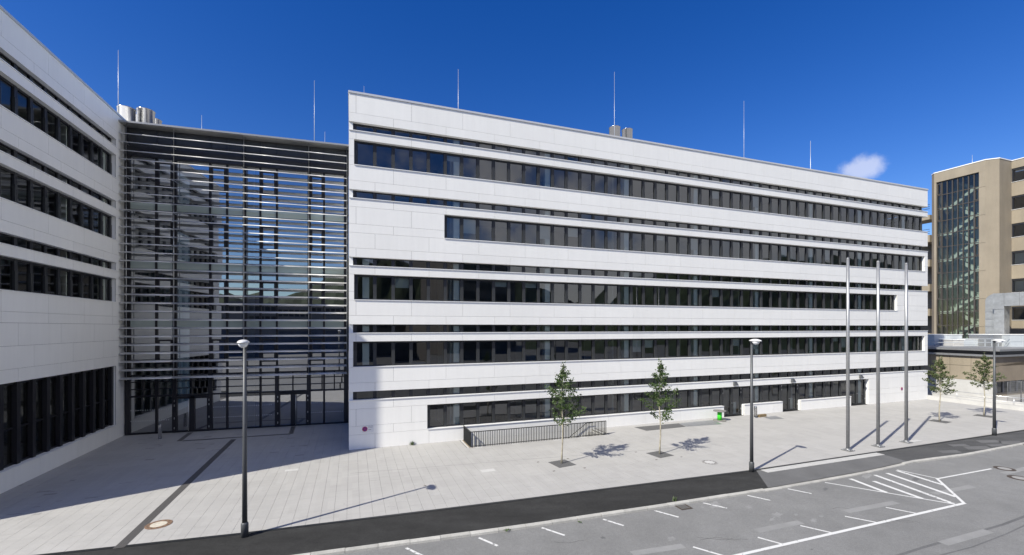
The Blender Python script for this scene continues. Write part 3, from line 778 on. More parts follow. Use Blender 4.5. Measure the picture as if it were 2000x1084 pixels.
strip(xe1, xe2, xk1, xk2, -0.007, 'pavement', 'asphalt_old')
strip(xe2, edge[-1].x-0.3, xk2, kerb[-1].x-0.3, -0.008, 'pavement', 'asphalt_patch')
ps = MB()
npv = 30
for q in range(npv):
    a = edge_out(xe1+0.25+(xe2-xe1-0.3)*q/npv); b = edge_out(xe1+0.25+(xe2-xe1-0.3)*(q+1)/npv); g = (b-a)*0.02
    a, b = a+g, b-g; w = GD*0.42
    ps.prism([(a.x,a.y), (a.x+w.x, a.y+w.y), (b.x+w.x, b.y+w.y), (b.x,b.y)], -0.0065, 0.0)
ps.build('paver_strip', 'paver_strip', road).matrix_parent_inverse = road.matrix_basis.inverted()
pz = MB()                                             # lighter repaired slabs in the far pavement
for (u, v, w, h) in ((1830, 880, 38, 5), (1880, 872, 46, 6), (1925, 868, 30, 4), (1850, 868, 34, 4), (1905, 860, 40, 5), (1950, 862, 40, 6)):
    p = [G(u, v), G(u+w, v-w*0.03), G(u+w+12, v+h-w*0.03), G(u+12, v+h)]
    pz.poly([(q.x, q.y, -0.004) for q in p][::-1])
o = pz.build('pavement_repair', 'asphalt_old', road); o.matrix_parent_inverse = road.matrix_basis.inverted()

# kerb stones, one by one
kd = empty('kerb', (0, 0, 0)); tag(kd, 'row of grey concrete kerb stones between the dark pavement and the road', 'kerb')
dist = 0; pts = []
for a, b in zip(kerb, kerb[1:]):
    L = (b-a).length; t = (1.0 - dist) if pts else 0.0
    while t < L:
        pts.append(a.lerp(b, t/L)); t += 1.0
    dist = L - (t-1.0)
lo0, lo1 = xk1 - 0.5, xk2 - 0.2
for a, b in zip(pts, pts[1:]):
    d = (b-a).normalized(); L = (b-a).length - 0.014
    low = lo0 < (a.x+b.x)/2 < lo1
    k = ('kerbstone', low, round(L, 2))
    if k not in CACHE:
        zt = 0.006 if not low else -0.03
        m = MB(); prof = [(-0.155, -0.16), (-0.15, zt-0.035), (-0.125, zt), (0.0, zt), (0.0, -0.16)]
        i = len(m.v); n = len(prof)
        m.v += [(0, p[0], p[1]) for p in prof] + [(L, p[0], p[1]) for p in prof]
        for q in range(n-1): m.f.append((q, n+q, n+q+1, q+1)[::-1]); m.m.append(0); m.sm.append(False)
        m.f += [tuple(range(n)), tuple(range(2*n-1, n-1, -1))]; m.m += [0, 0]; m.sm += [False, False]
        CACHE[k] = m.mesh('kerb_stone', 'concrete_kerb')
    o = link('kerb_stone', CACHE[k], kd, (a.x, a.y, random.uniform(-0.006, 0.004)), math.atan2(d.y, d.x) + random.uniform(-0.006, 0.006))

# road markings
def mark(p, q, w, m='paint', z=RZ+0.004, name='road_marking'):
    a, b = G(*p, z=z), G(*q, z=z); d = (b-a).normalized(); n = Vector((-d.y, d.x, 0))*w*0.43
    mb = MB().quad(a-n, b-n, b+n, a+n); o = mb.build(name, m, road); o.matrix_parent_inverse = road.matrix_basis.inverted(); return o
for p, q in (((793,1070),(828,1087)), ((935,1050),(972,1066)), ((1058,1030.5),(1103,1045.5)), ((1178,1014),(1218,1026.5)), ((1278,997),(1325.5,1010)),
             ((1373,982),(1420,992.5)), ((1460,967.5),(1506,977.5)), ((1538.5,954.5),(1585,964))): mark(p, q, 0.11, 'paint_worn')
Z6 = lambda x, y: (1480 + x*0.26, 840 + y*0.26)
mark(Z6(505,393), Z6(1480,556), 0.10)
for p, q, m in (((695,365),(965,468),'paint'), ((870,383),(1235,514),'paint'), ((880,337),(1470,552),'paint_worn'), ((970,323),(1490,502),'paint'), ((1045,304),(1400,414),'paint_worn')):
    mark(Z6(*p), Z6(*q), 0.22, m, RZ+0.005)
mark(Z6(1045,298), Z6(1345,362), 0.10, 'paint', RZ+0.006)
mark(Z6(1342,360), Z6(1553,552), 0.13, 'paint', RZ+0.007)
mark(Z6(1345,366), Z6(1755,290), 0.11, 'paint', RZ+0.0065)
mark(Z6(1556,548), Z6(-250,962), 0.15, 'paint', RZ+0.008)
for p, q in (((962,580),(1205,628)), ((655,647),(910,697)), ((320,717),(560,772)), ((0,805),(190,858))): mark(Z6(*p), Z6(*q), 0.10, 'paint', RZ+0.0045)
mark((1353.6,1068), (1415,1086), 0.10)
for p, q in ((Z6(660,612),Z6(1040,541)), (Z6(-10,757),Z6(325,690)), ((1234,1081),(1335,1066)), (Z6(1390,852),Z6(1735,757)), (Z6(1320,478),Z6(1615,421)), ((1960,965-40),(2010,913))):
    mark(p, q, 0.34, 'repair', RZ+0.003, 'road_repair')
# dark tar seams and pale stains
def seam(pts_, w, m, z=RZ+0.0025, name='tar_seam'):
    P = [G(*p, z=z) for p in pts_]; mb = MB()
    for a, b in zip(P, P[1:]):
        d = (b-a).normalized(); n = Vector((-d.y, d.x, 0))*w/2; mb.quad(a-n, b-n, b+n, a+n)
    o = mb.build(name, m, road); o.matrix_parent_inverse = road.matrix_basis.inverted()
seam([(1750,1086), (1800,1070), (1862,1052), (1905,1040), (1960,1024), (2010,1005)], 0.10, 'asphalt_old')
seam([(1830,1086), (1900,1068), (1965,1043), (2010,1022)], 0.05, 'asphalt_old', RZ+0.0028)
def blob(px, py, rpx, m, z, name, n=26, sx=1.0, sy=0.5, seed=0, zt=None):
    rr = random.Random(seed); P = []
    for q in range(n):
        t = 2*math.pi*q/n; r = rpx*(0.55+0.6*rr.random()); P.append(G(px+r*sx*math.cos(t), py-r*sy*math.sin(t), z=z))
    return MB().poly(P).build(name, m, road)
for i, (u, v, r) in enumerate(((1312,1052,9), (1517,1006,12), (1508,1015,6), (1463,990,8), (1398,986,14), (1692,930,11), (1604,1008,5), (1590,1016,9), (1555,1005,5), (1372,990,5))):
    o = blob(u, v, r, 'scuff', RZ+0.0032+i*0.00005, 'road_stain', seed=i); o.matrix_parent_inverse = road.matrix_basis.inverted()
for i, (u, v, r) in enumerate(((1788,936,7), (1612,955,6), (1178,1050,5), (1585,840+895*0.26,3))):
    o = blob(u, v, r, 'asphalt_old', RZ+0.0034+i*0.00005, 'oil_stain', seed=20+i); o.matrix_parent_inverse = road.matrix_basis.inverted()
rk = random.Random(77)
for q in range(7):
    u, v = rk.uniform(900, 1950), rk.uniform(985, 1075); pts_ = [(u, v)]
    for w in range(6): u += rk.uniform(6, 20); v += rk.uniform(-3.5, 3.0); pts_.append((u, v))
    if v > 1034 - (u-1000)*0.125 + 14: seam(pts_, 0.012, 'asphalt_new', RZ+0.0021+q*0.00003, 'crack')
spots = MB()
for q in range(150):
    p = G(rk.uniform(100, 1800), rk.uniform(880, 1060)); lp = loc(p)
    if lp.y > -1.9: continue
    rr_ = rk.uniform(0.012, 0.035); n = 7
    ins = clip_edge([(lp.x-0.1, lp.y-0.1), (lp.x+0.1, lp.y-0.1), (lp.x+0.1, lp.y+0.1), (lp.x-0.1, lp.y+0.1)])
    if len(ins) != 4: continue
    spots.poly([(lp.x+rr_*rk.uniform(0.7,1.2)*math.cos(2*math.pi*k/n), lp.y+rr_*rk.uniform(0.7,1.2)*math.sin(2*math.pi*k/n), 0.0022) for k in range(n)])
spots.build('gum_spot', 'concrete_dark', plaza)['kind'] = 'stuff'
# gully grate at the kerb
gp = G(1334, 990, RZ); gu = empty('gully_grate', (gp.x, gp.y, RZ+0.006), R(18)); tag(gu, 'dark iron gully grate in the road against the kerb', 'drain')
MB().box(-0.26, 0.26, -0.26, -0.2, 0, 0.012).box(-0.26, 0.26, 0.2, 0.26, 0, 0.012).box(-0.26, -0.2, -0.2, 0.2, 0, 0.012).box(0.2, 0.26, -0.2, 0.2, 0, 0.012).box(-0.2, 0.2, -0.2, 0.2, -0.004, 0.002).build('grate_frame', 'iron', gu)
for q in range(6): piece('grate_bar', 'grate', gu, -0.19+0.065*q, -0.155+0.065*q, -0.2, 0.2, 0.003, 0.013)

def manhole(px, py, r, z, label, fill, ring='rust'):
    p = G(px, py, z); o = empty('manhole_cover', (p.x, p.y, z+0.004)); tag(o, label, 'manhole', 'manhole covers')
    MB().lathe([(r, 0), (r, 0.006), (r*0.97, 0.008)], 32).build('ring', ring, o)
    MB().lathe([(r*0.62, 0.0082), (r*0.62, 0.010), (r*0.6, 0.011)], 28).build('lid', fill, o)
    lugs = MB()
    for q in range(12):
        t = 2*math.pi*q/12; lugs.box(r*0.8*math.cos(t)-0.03, r*0.8*math.cos(t)+0.03, r*0.8*math.sin(t)-0.03, r*0.8*math.sin(t)+0.03, 0.0082, 0.0095)
    lugs.build('vent_lugs', 'iron', o)
manhole(310, 1024.5, 0.40, 0.0, 'rusty ringed manhole cover on the plaza beside the long drain channel', 'manhole_fill')
manhole(1386, 903, 0.38, 0.0, 'manhole cover on the plaza between the second tree and the middle lamp', 'concrete_light', 'concrete_dark')
manhole(1962, 915.5, 0.40, RZ, 'manhole cover in the road at the end of the white marking line', 'concrete_dark', 'iron')
manhole(1992, 934, 0.42, RZ, 'manhole cover in the road at the right picture edge', 'concrete_dark', 'iron')

# drain channels in the court
def channel(name, a, b, w, label, bars=6):
    d = b-a; L = d.length; o = empty(name, a, math.atan2(d.y, d.x)); tag(o, label, 'drain', 'drain channels in the court')
    MB().box(0, L, -w/2, w/2, 0.0025, 0.005).build('channel_bed', 'iron', o)
    for q in range(bars):
        y = -w/2 + w*(q+0.5)/bars; piece('grate_bar', 'grate', o, 0, L, y-w*0.28/bars, y+w*0.28/bars, 0.0052, 0.011)
a = G(231, 1071); b = a - GD*(G(231,1071)-G(458,858)).length
channel('drain_channel', a, b, 0.30, 'long dark slotted drain channel running from the street edge into the court')
c1, c2, c3, c4 = G(372, 845), G(350, 861.5), G(568, 847.5), G(573, 833)
channel('drain_channel', c2, c1, 0.28, 'short drain channel leading to the left hall door', 3)
channel('drain_channel', c2 + (c3-c2).normalized()*0.2, c3, 0.24, 'drain channel crossing the court in front of the glass hall', 3)
channel('drain_channel', c3, c4, 0.28, 'short drain channel leading to the right hall door', 3)

# mats and patches beside the long wing
def patch(name, pxs, m, z, label, cat):
    P = [G(*p) for p in pxs]; c = sum(P, Vector())/len(P)
    o = MB().prism([(p.x-c.x, p.y-c.y) for p in P][::-1], 0, z).build(name, m, None, (c.x, c.y, 0.002)); tag(o, label, cat); return o
patch('light_shaft_grate', [(1239,834.5),(1325,827),(1339,833.5),(1263,841.5)], 'soil_grate', 0.008, 'dark grate set in the plaza behind the second tree', 'grate')
patch('light_shaft_cover', [(1326,826.9),(1394,820.4),(1410,828.5),(1340,833.6)], 'galvanised', 0.006, 'grey metal cover plate between the dark grate and the green cable reel', 'cover')
patch('light_shaft_cover', [(1491,815),(1514,812.5),(1531,817.5),(1506,819.5)], 'galvanised', 0.006, 'small grey metal cover plate beside the wooden beam', 'cover')
rr = random.Random(3)
for i, (u, v) in enumerate(((1051,902.5), (1142,914), (1109,896), (1242,883), (1331,892.5), (1282,898), (830,949), (1082,920))):
    p = G(u, v); o = MB().box(-0.06, 0.06, -0.03, 0.03, 0, 0.006).build('anchor_plate', 'iron', plaza, tuple(loc(p) + Vector((0,0,0.002))))
p = G(953, 919); MB().box(-0.35, 0.35, -0.2, 0.2, 0.002, 0.006).build('cover_plate', 'concrete_light', plaza, tuple(loc(p)))
p = G(570, 918); MB().box(-0.3, 0.3, -0.15, 0.15, 0.002, 0.006).build('cover_plate', 'concrete_light', plaza, tuple(loc(p)))
# expansion joint line across the plaza
a = loc(G(684, 924.5)); b = loc(G(1400, 868))
MB().bar((a.x, a.y, 0.003), (b.x, b.y, 0.003), 0.03, 0.003).build('expansion_joint', 'concrete_dark', plaza)
# damp joints in the shade
st = MB(); rr = random.Random(11)
for q in range(44):
    u, v = rr.uniform(20, 640), 0
    t = (u)/640; v = 1000 - 150*t + rr.uniform(-50, 40) if u < 260 else rr.uniform(845, 900)
    if v < 960 - u*0.44 + 8 and u < 250: v = 960-u*0.44 + rr.uniform(4, 16)
    p = loc(G(u, v)); i = math.floor(p.x/SLW); x0 = i*SLW+0.012
    w = rr.choice((0.43, 0.43, 0.2)); h = rr.uniform(0.05, 0.22); st.box(x0, x0+w, p.y, p.y+h, 0.002, 0.0024)
st.build('damp_stain', 'concrete_dark', plaza)

# stair pit at the wing, steps and railing
pit = empty('basement_stair', C0 + E*PX0 + N*PY0, ANG); tag(pit, 'sunken basement stairwell against the long wing inside the black railing', 'stairwell')
PL, PW = PX1-PX0, -PY0
MB().box(-0.2, PL+0.2, -0.2, 0, -2.9, -0.001).box(-0.2, 0, 0.0, PW, -2.9, -0.001).box(PL, PL+0.2, 0.0, PW, -2.9, -0.001).box(-0.2, PL+0.2, -0.2, PW+0.3, -3.1, -2.901).build('pit_wall', 'concrete_light', pit)
MB().box(-0.05, PL+0.05, PW+0.0, PW+0.05, -2.9, -0.004).build('lower_facade', 'panel', pit)
for q in range(14): piece('step', 'concrete_dark', pit, PL-0.30*(q+1), PL-0.30*q-0.004, 0.01, PW-0.02, -0.19*(q+1)-0.15, -0.19*(q+1))
rail = empty('railing', C0 + E*PX0 + N*PY0, ANG); tag(rail, 'black steel bar railing around the basement stairwell beside the long wing', 'railing')
RH = 0.92
MB().box(-0.03, PL+0.02, -0.035, 0.015, RH-0.04, RH).box(-0.03, PL+0.02, -0.03, 0.01, 0.05, 0.08).build('rail_bar', 'rail_black', rail)
MB().box(-0.035, 0.01, 0.016, PW-0.03, RH-0.04, RH).box(-0.03, 0.005, 0.016, PW-0.03, 0.05, 0.08).build('rail_bar', 'rail_black', rail)
nb = 84
for q in range(nb): piece('baluster', 'rail_black', rail, PL*q/(nb-1)-0.012, PL*q/(nb-1)+0.012, -0.04, 0.02, 0.004, RH-0.041)
for q in range(1, 17): piece('side_baluster', 'rail_black', rail, -0.04, 0.02, q*PW/17-0.012, q*PW/17+0.012, 0.004, RH-0.041)
hr = MB(); hr.tube([(PL-0.05, PW-0.12, 0.45), (PL-0.5, PW-0.12, 0.45), (PL-4.0, PW-0.12, -1.85)], 0.022, 8)
for x, zz in ((PL-0.5, 0.45), (PL-2.2, -0.68)): hr.bar((x, PW-0.12, zz), (x, PW, zz-0.05), 0.02, 0.02)
hr.build('handrail', 'rail_black', rail)
MB().box(0.05, 0.1, -0.12, -0.042, 0.0, 0.012).box(-0.1, -0.05, -0.1, PW, 0.002, 0.01).build('base_flashing', 'wood', rail)

# ------------------------------------------------------------------ street lamps
def lamp(px, py, hgt, label):
    p = G(px, py); o = empty('street_lamp', (p.x, p.y, -0.004), ANG - R(90)); tag(o, label, 'street lamp', 'street lamps along the plaza edge')
    # local +x points to the street
    MB().lathe([(0.115, 0.0), (0.115, 0.42), (0.10, 0.46), (0.085, 0.48)], 20).build('pole_base', 'lamp_grey', o)
    MB().tube([(0,0,0.45), (0,0,hgt*0.5), (0,0,hgt-0.12)], [0.083, 0.066, 0.05], 16).build('pole', 'lamp_grey', o)
    m = MB(); n = 28; k = 9                          # luminaire: flattened drop shell
    rings = []
    for a in range(k+1):
        t = a/k; x = -0.13 + 0.68*t
        wdt = 0.175*math.sin(math.pi*min(1, max(0, t*0.96+0.02)))**0.6 + 0.004; up = 0.10*math.sin(math.pi*(t*0.96+0.02))**0.7 + 0.003; dn = 0.10*math.sin(math.pi*(t*0.96+0.02))**1.3 + 0.003
        rings.append((x, wdt, up, dn))
    nn = 18
    for x, wdt, up, dn in rings:
        for q in range(nn):
            t = 2*math.pi*q/nn; z = math.sin(t); m.v.append((x, wdt*math.cos(t), (up if z > 0 else dn*0.35)*z))
    for a in range(k):
        for q in range(nn):
            q2 = (q+1) % nn; m.f.append((a*nn+q, (a+1)*nn+q, (a+1)*nn+q2, a*nn+q2)); m.m.append(0); m.sm.append(True)
    m.f += [tuple(range(nn)), tuple(range((k+1)*nn-1, k*nn-1, -1))]; m.m += [0,0]; m.sm += [True, True]
    h = m.build('lamp_head', 'lamp_shell', o, (0, 0, hgt))
    lens = MB(); prof = [(0.20, 0.0), (0.185, -0.06), (0.13, -0.13), (0.06, -0.155), (0.01, -0.16)]
    lens.lathe(prof[::-1], 20, (0.24, 0, -0.012), 0, (0.95, 0.75)); lens.build('lens', 'lamp_lens', h)
    MB().tube([(0,0,-0.16), (0,0,-0.01)], [0.058, 0.065], 14).build('collar', 'lamp_grey', h)
lamp(478, 1047.5, 6.50, 'grey street lamp in front of the glass entrance hall')
lamp(1468, 920.5, 6.35, 'grey street lamp between the second young tree and the flagpoles')
lamp(1942, 850, 6.15, 'grey street lamp at the right picture edge before the beige annexe')

# flagpoles
for px, py, top, lb in ((1656, 880, 506, 'leftmost of the three tall silver flagpoles, nearest the street lamp'), (1715, 872, 512, 'middle of the three tall silver flagpoles'), (1770, 864, 516, 'rightmost of the three tall silver flagpoles')):
    p = G(px, py); s = (py-HY)/EYE; h = (py-top)/s
    o = empty('flagpole', (p.x, p.y, 0), ANG); tag(o, lb, 'flagpole', 'flagpoles on the plaza')
    MB().tube([(0,0,0.06), (0,0,h*0.6), (0,0,h)], [0.088, 0.082, 0.074], 18).build('mast', 'galvanised', o)
    MB().lathe([(0.08, 0), (0.08, 0.05), (0.04, 0.08)], 16, (0,0,h)).build('cap', 'galvanised', o)
    MB().box(-0.24, 0.24, -0.24, 0.24, 0.02, 0.05).lathe([(0.13, 0.05), (0.13, 0.12)], 16).build('base_plate', 'galvanised', o)
    for sx_ in (-1, 1):
        for sy_ in (-1, 1): MB().lathe([(0.03, 0.0), (0.03, 0.09)], 8, (0.19*sx_, 0.19*sy_, 0)).build('bolt', 'galvanised', o)
p = G(1787, 862); tag(MB().box(-0.42, 0.42, -0.16, 0.16, 0.0, 0.03).box(-0.36, 0.36, -0.1, 0.1, 0.031, 0.036).build('floor_hatch', 'concrete_light', None, (p.x, p.y, 0.003), ANG), 'small pale floor hatch beside the rightmost flagpole', 'hatch')

# bollards, cable reel, beam
def bollard(px, py, h, r, label, cat, name):
    p = G(px, py); o = empty(name, (p.x, p.y, 0.002)); tag(o, label, cat)
    MB().lathe([(r, 0), (r, h-0.02), (r*0.94, h)], 24).build('body', 'stainless', o)
    MB().lathe([(r*1.25, 0), (r*1.25, 0.012)], 24).build('base_plate', 'steel', o)
    return o
bollard(312.5, 858, 0.93, 0.095, 'stainless steel bollard in the shaded court before the glass hall', 'bollard', 'bollard')
b_ = bollard(1475.5, 815.5, 0.86, 0.11, 'perforated silver litter bin before the long wing beside the wooden beam', 'litter bin', 'litter_bin')
hm = MB()
for q in range(9):
    for w in range(14):
        t = 2*math.pi*w/14; hm.box(0.111*math.cos(t)-0.008, 0.111*math.cos(t)+0.008, 0.111*math.sin(t)-0.008, 0.111*math.sin(t)+0.008, 0.1+q*0.08, 0.13+q*0.08)
hm.build('perforation', 'anthracite', b_)
p = G(1488, 814); o = empty('wooden_beam', (p.x, p.y, 0.002), ANG + R(6)); tag(o, 'weathered wooden beam lying on the plaza beside the litter bin', 'beam')
MB().box(-0.42, 0.42, -0.1, 0.1, 0.0, 0.10).build('timber', 'wood', o); MB().box(-0.40, 0.44, -0.085, 0.085, 0.102, 0.19).build('timber', 'wood', o)
p = G(1405.5, 821.5); o = empty('cable_reel', (p.x, p.y, 0.002)); tag(o, 'grey cable reel table with bright green core beside the left wing door', 'cable reel')
MB().lathe([(0.45, 0.0), (0.45, 0.05)], 30).build('bottom_disc', 'reel_grey', o)
MB().lathe([(0.16, 0.051), (0.16, 0.70)], 24).build('core', 'green_paint', o)
MB().lathe([(0.45, 0.701), (0.45, 0.76)], 30).build('top_disc', 'reel_grey', o)

# no parking signs on the wing
def sign(s, z, w, label, plate=True):
    o = empty('no_parking_sign', wrl(s, -0.006, z), ANG); tag(o, label, 'sign', 'no parking signs on the long wing')
    if plate: MB().box(-0.14, w-0.14, -0.012, 0.0, -0.19, 0.19).build('plate', 'sign_white', o)
    def disc(r, y, m, nm):
        q = MB(); n = 28; q.poly([(r*math.cos(2*math.pi*k/n), y, r*math.sin(2*math.pi*k/n)) for k in range(n)]); q.build(nm, m, o)
    q = MB(); n = 28; q.tube([(0, -0.0125, 0), (0, -0.0165, 0)], 0.145, 28); q.build('red_rim', 'sign_red', o)
    q = MB().tube([(0, -0.0167, 0), (0, -0.0185, 0)], 0.112, 28); q.build('blue_field', 'sign_blue', o)
    c = 0.112*0.72
    MB().bar((-c, -0.0195, c), (c, -0.0195, -c), 0.001, 0.030).build('red_stroke', 'sign_red', o)
    MB().bar((-c, -0.0199, -c), (c, -0.0199, c), 0.001, 0.030).build('red_stroke', 'sign_red', o)
    if plate:
        ink = MB()
        for zz, a, b in ((0.13, 0.18, 0.44), (0.06, 0.18, 0.42), (-0.05, 0.20, 0.36), (-0.06, 0.2, 0.33)): ink.box(a, b, -0.0135, -0.0122, zz, zz+0.012)
        ink.build('small_print', 'sign_ink', o)
sx0 = loc(wrl(0,0)).x
sign(0.87, 1.145, 0.62, 'white no parking plate with round disc at the left end of the long wing')
sg = on_line(1761, C0, E)
sign(sg, 1.20, 0.4, 'round red and blue no parking sign near the right end of the long wing', False)

# ------------------------------------------------------------------ trees
def tree(px, py, hgt, label, seed, lm, spread=0.95, flat=0.0, clear=1.75):
    rr = random.Random(seed); p = G(px, py)
    o = empty('young_tree', (p.x, p.y, 0.0)); tag(o, label, 'tree', 'young trees on the plaza')
    tk = MB(); crown = MB()
    lean = (rr.uniform(-0.06, 0.06), rr.uniform(-0.06, 0.06))
    def trunk(z): t = z/hgt; return Vector((lean[0]*t + 0.03*math.sin(3*t*3+seed), lean[1]*t + 0.02*math.cos(4*t*3+seed), z))
    tk.tube([trunk(hgt*q/10) for q in range(11)], [0.052, 0.043, 0.039, 0.036, 0.032, 0.028, 0.023, 0.018, 0.013, 0.009, 0.005], 9)
    def leaf(c, r):
        d = Vector((rr.gauss(0,1), rr.gauss(0,1), rr.gauss(0,0.6))).normalized(); u = d.cross(Vector((rr.gauss(0,1), rr.gauss(0,1), rr.gauss(0.3,1)))).normalized(); n = d.cross(u)
        L, w = r, r*0.44
        a = c; t = c+d*L; m1 = c+d*L*0.5+u*w+n*w*0.25; m2 = c+d*L*0.5-u*w+n*w*0.25
        i = len(crown.v); crown.v += [tuple(a), tuple(m1), tuple(t), tuple(m2)]; crown.f += [(i,i+1,i+2), (i,i+2,i+3)]; crown.m += [0,0]; crown.sm += [False, False]
    nbr = 30
    for b in range(nbr):
        t = (b+rr.random()*0.8)/nbr; z0 = clear + (hgt*0.93-clear)*t
        az = b*2.399 + rr.uniform(-0.4, 0.4)
        prof = (0.62 + 0.38*min(1, t/0.25)) * (1-t)**0.9 + 0.10
        L = spread*prof*rr.uniform(0.5, 1.12)
        el = R(rr.uniform(12, 40))*(1-flat) + R(6)*flat + t*R(14)
        d = Vector((math.cos(az)*math.cos(el), math.sin(az)*math.cos(el), math.sin(el)))
        s0 = trunk(z0); pts = [s0 + d*L*q/5 + Vector((0,0,0.10*L*(q/5)**2*(1 if flat < 0.5 else -0.5))) + Vector((rr.gauss(0,0.02), rr.gauss(0,0.02), rr.gauss(0,0.015)))*q/3 for q in range(6)]
        tk.tube(pts, [0.013, 0.011, 0.009, 0.007, 0.005, 0.003], 5, cap=False)
        nl = int(34 + 62*L)
        for q in range(nl):
            s_ = rr.uniform(0.22, 1.05)**0.8; k = min(4.999, s_*5); i = int(k); c = pts[i].lerp(pts[min(5,i+1)], k-i)
            j = 0.045+0.04*L; c = c + Vector((rr.gauss(0,j), rr.gauss(0,j), rr.gauss(0,j*(0.8-0.45*flat))))
            leaf(c, rr.uniform(0.065, 0.12))
    for q in range(50):
        z = hgt*rr.uniform(0.86, 1.0); c = trunk(z) + Vector((rr.gauss(0,0.05), rr.gauss(0,0.05), 0)); leaf(c, rr.uniform(0.06, 0.1))
    tk.build('trunk', 'bark', o); crown.build('crown', lm, o)
    g = empty('tree_grate', (p.x, p.y, 0.002), ANG + R(8)); tag(g, 'square dark tree pit grate under the ' + label.split(',')[0].replace('slender ', ''), 'grate', 'tree pit grates')
    w = 0.52
    MB().box(-w, w, -w, w, 0, 0.006).build('pit_bed', 'soil_grate', g)
    for q in range(7): piece('grate_bar', 'soil_grate', g, -w+0.03+q*0.148, -w+0.10+q*0.148, -w, w, 0.0065, 0.012)
    return o
tree(1098, 905.5, 5.25, 'slender first tree from the left, in front of the black stair railing', 5, 'leaf', 1.45)
tree(1289, 887.5, 5.30, 'slender second tree from the left, between the railing and the green cable reel', 12, 'leaf', 1.42)
tree(1835.5, 823, 4.85, 'slender third tree from the left, past the corner of the long wing', 23, 'leaf_pale', 1.42, 0.4, 1.95)
tree(1922.5, 812.5, 5.05, 'slender rightmost tree, beside the right street lamp', 31, 'leaf_pale', 1.35, 0.45, 2.1)

# weeds
def weed(p, h, n, label, seed):
    rr = random.Random(seed); m = MB()
    for q in range(n):
        az = rr.uniform(0, 6.28); d = Vector((math.cos(az), math.sin(az), rr.uniform(0.8, 3.0))).normalized(); u = d.cross(Vector((0,0,1))).normalized()*0.014
        L = h*rr.uniform(0.4, 1); a = p + Vector((rr.gauss(0,0.05), rr.gauss(0,0.05), 0)); m.poly([a-u, a+u, a+d*L*0.6+u*1.4, a+d*L, a+d*L*0.6-u*1.4])
    tag(m.build('weed', 'leaf', None), label, 'weed')
weed(wrl(on_line(805, C0, E), -0.07, 0.002), 0.30, 26, 'small green weed growing at the foot of the long wing', 1)
weed(G(990, 1032.5, 0) + Vector((0, 0, -0.05)), 0.09, 18, 'small weed sprouting between kerb stones near the picture middle', 2)
weed(G(1318, 978, 0), 0.22, 9, 'thin tall weed at the back of the kerb above the gully grate', 3)
weed(G(1131, 1016.5, 0) + Vector((0, 0, -0.06)), 0.06, 10, 'tiny weed at the kerb right of the sprouting kerb weed', 4)

# ------------------------------------------------------------------ low wall, ramp and railing right of the wing
wc = wrl(LEN, 0.0)
w0 = wrl(LEN+0.02, 0.6); Lw = 8.6
lw_ = empty('low_wall', w0, ANG - R(90)); tag(lw_, 'low white concrete wall running from the corner of the long wing', 'wall')
MB().box(-2.0, Lw, 0.0, 0.28, -0.05, 0.36).build('wall_body', 'concrete_light', lw_)
MB().box(-2.0, Lw+0.01, -0.01, 0.29, 0.361, 0.385).build('wall_cap', 'concrete_light', lw_)
rp = MB(); 
rp.quad((-3, 0.3, 0.0), (Lw, 0.3, 0.0), (Lw, 3.4, -0.05), (-3, 3.4, -0.35)); struct(rp.build('ramp', 'concrete_dark', None, w0 + Vector((0,0,0.012)), ANG - R(90)))
rg = empty('ramp_railing', w0, ANG - R(90)); tag(rg, 'thin grey steel railing along the ramp behind the low white wall', 'railing')
for q in range(6): MB().tube([(-1.2+q*1.9, 0.45, 0.0), (-1.2+q*1.9, 0.45, 1.0)], 0.02, 8).build('post', 'steel', rg)
MB().tube([(-1.3, 0.45, 1.0), (8.4, 0.45, 1.0)], 0.022, 8).tube([(-1.3, 0.45, 0.55), (8.4, 0.45, 0.55)], 0.012, 6).build('rail', 'steel', rg)
rw = empty('low_wall', w0 + E*3.5, ANG - R(90)); tag(rw, 'second low concrete wall on the far side of the ramp', 'wall')
MB().box(-4, 12, 0, 0.25, -0.4, 0.28).build('wall_body', 'concrete_light', rw)
# construction fence panels at the right edge
fp = G(1968, 789); fe = empty('mesh_fence', (fp.x, fp.y, 0), ANG); tag(fe, 'grey wire mesh construction fence at the right picture edge', 'fence')
for q in range(2):
    b0 = q*2.3
    MB().tube([(b0,0,0.0), (b0,0,2.0), (b0+2.2,0,2.0), (b0+2.2,0,0.0)], 0.024, 8).tube([(b0,0,0.15), (b0+2.2,0,0.15)], 0.02, 6).build('fence_frame', 'galvanised', fe)
    wm = MB()
    for w in range(21): wm.bar((b0+0.105*w, 0, 0.15), (b0+0.105*w, 0, 2.0), 0.007, 0.007)
    for w in range(9): wm.bar((b0, 0.008, 0.25+0.2*w), (b0+2.2, 0.008, 0.25+0.2*w), 0.007, 0.007)
    wm.build('wire_mesh', 'galvanised', fe)

# ------------------------------------------------------------------ beige complex on the right
A0 = Vector((46.8, 45.8, 0))                            # a point on the annexe front
aL, aR = on_line(1812, A0, GD), on_line(1941, A0, GD)
ann = empty('beige_annexe', A0 + GD*aR, ANG - R(90)); tag(ann, 'low flat beige annexe with pale plinth behind the rightmost young trees', 'building')
AL = aR - aL                                            # local x runs backwards: 0 at the corner, -AL far away; +y to the right
npn = 5
for q in range(npn):
    x0 = -AL*1.6*(q+1)/npn; x1 = -AL*1.6*q/npn
    piece('wall_panel', 'beige', ann, x0+0.015, x1-0.015, 0.0, 0.12, 1.62, 3.05); piece('wall_panel', 'beige', ann, x0+0.015, x1-0.015, 0.0, 0.12, 3.08, 4.05)
MB().box(-AL*1.6, 0, 0.02, 0.4, -1.5, 1.6).build('plinth', 'concrete_light', ann)
MB().box(-AL*1.6, 0, 0.125, 14, 1.61, 4.04).build('body', 'beige_dark', ann)
MB().box(-AL*1.6, 0.25, -0.25, 14, 4.08, 4.26).build('roof_edge', 'galvanised', ann)
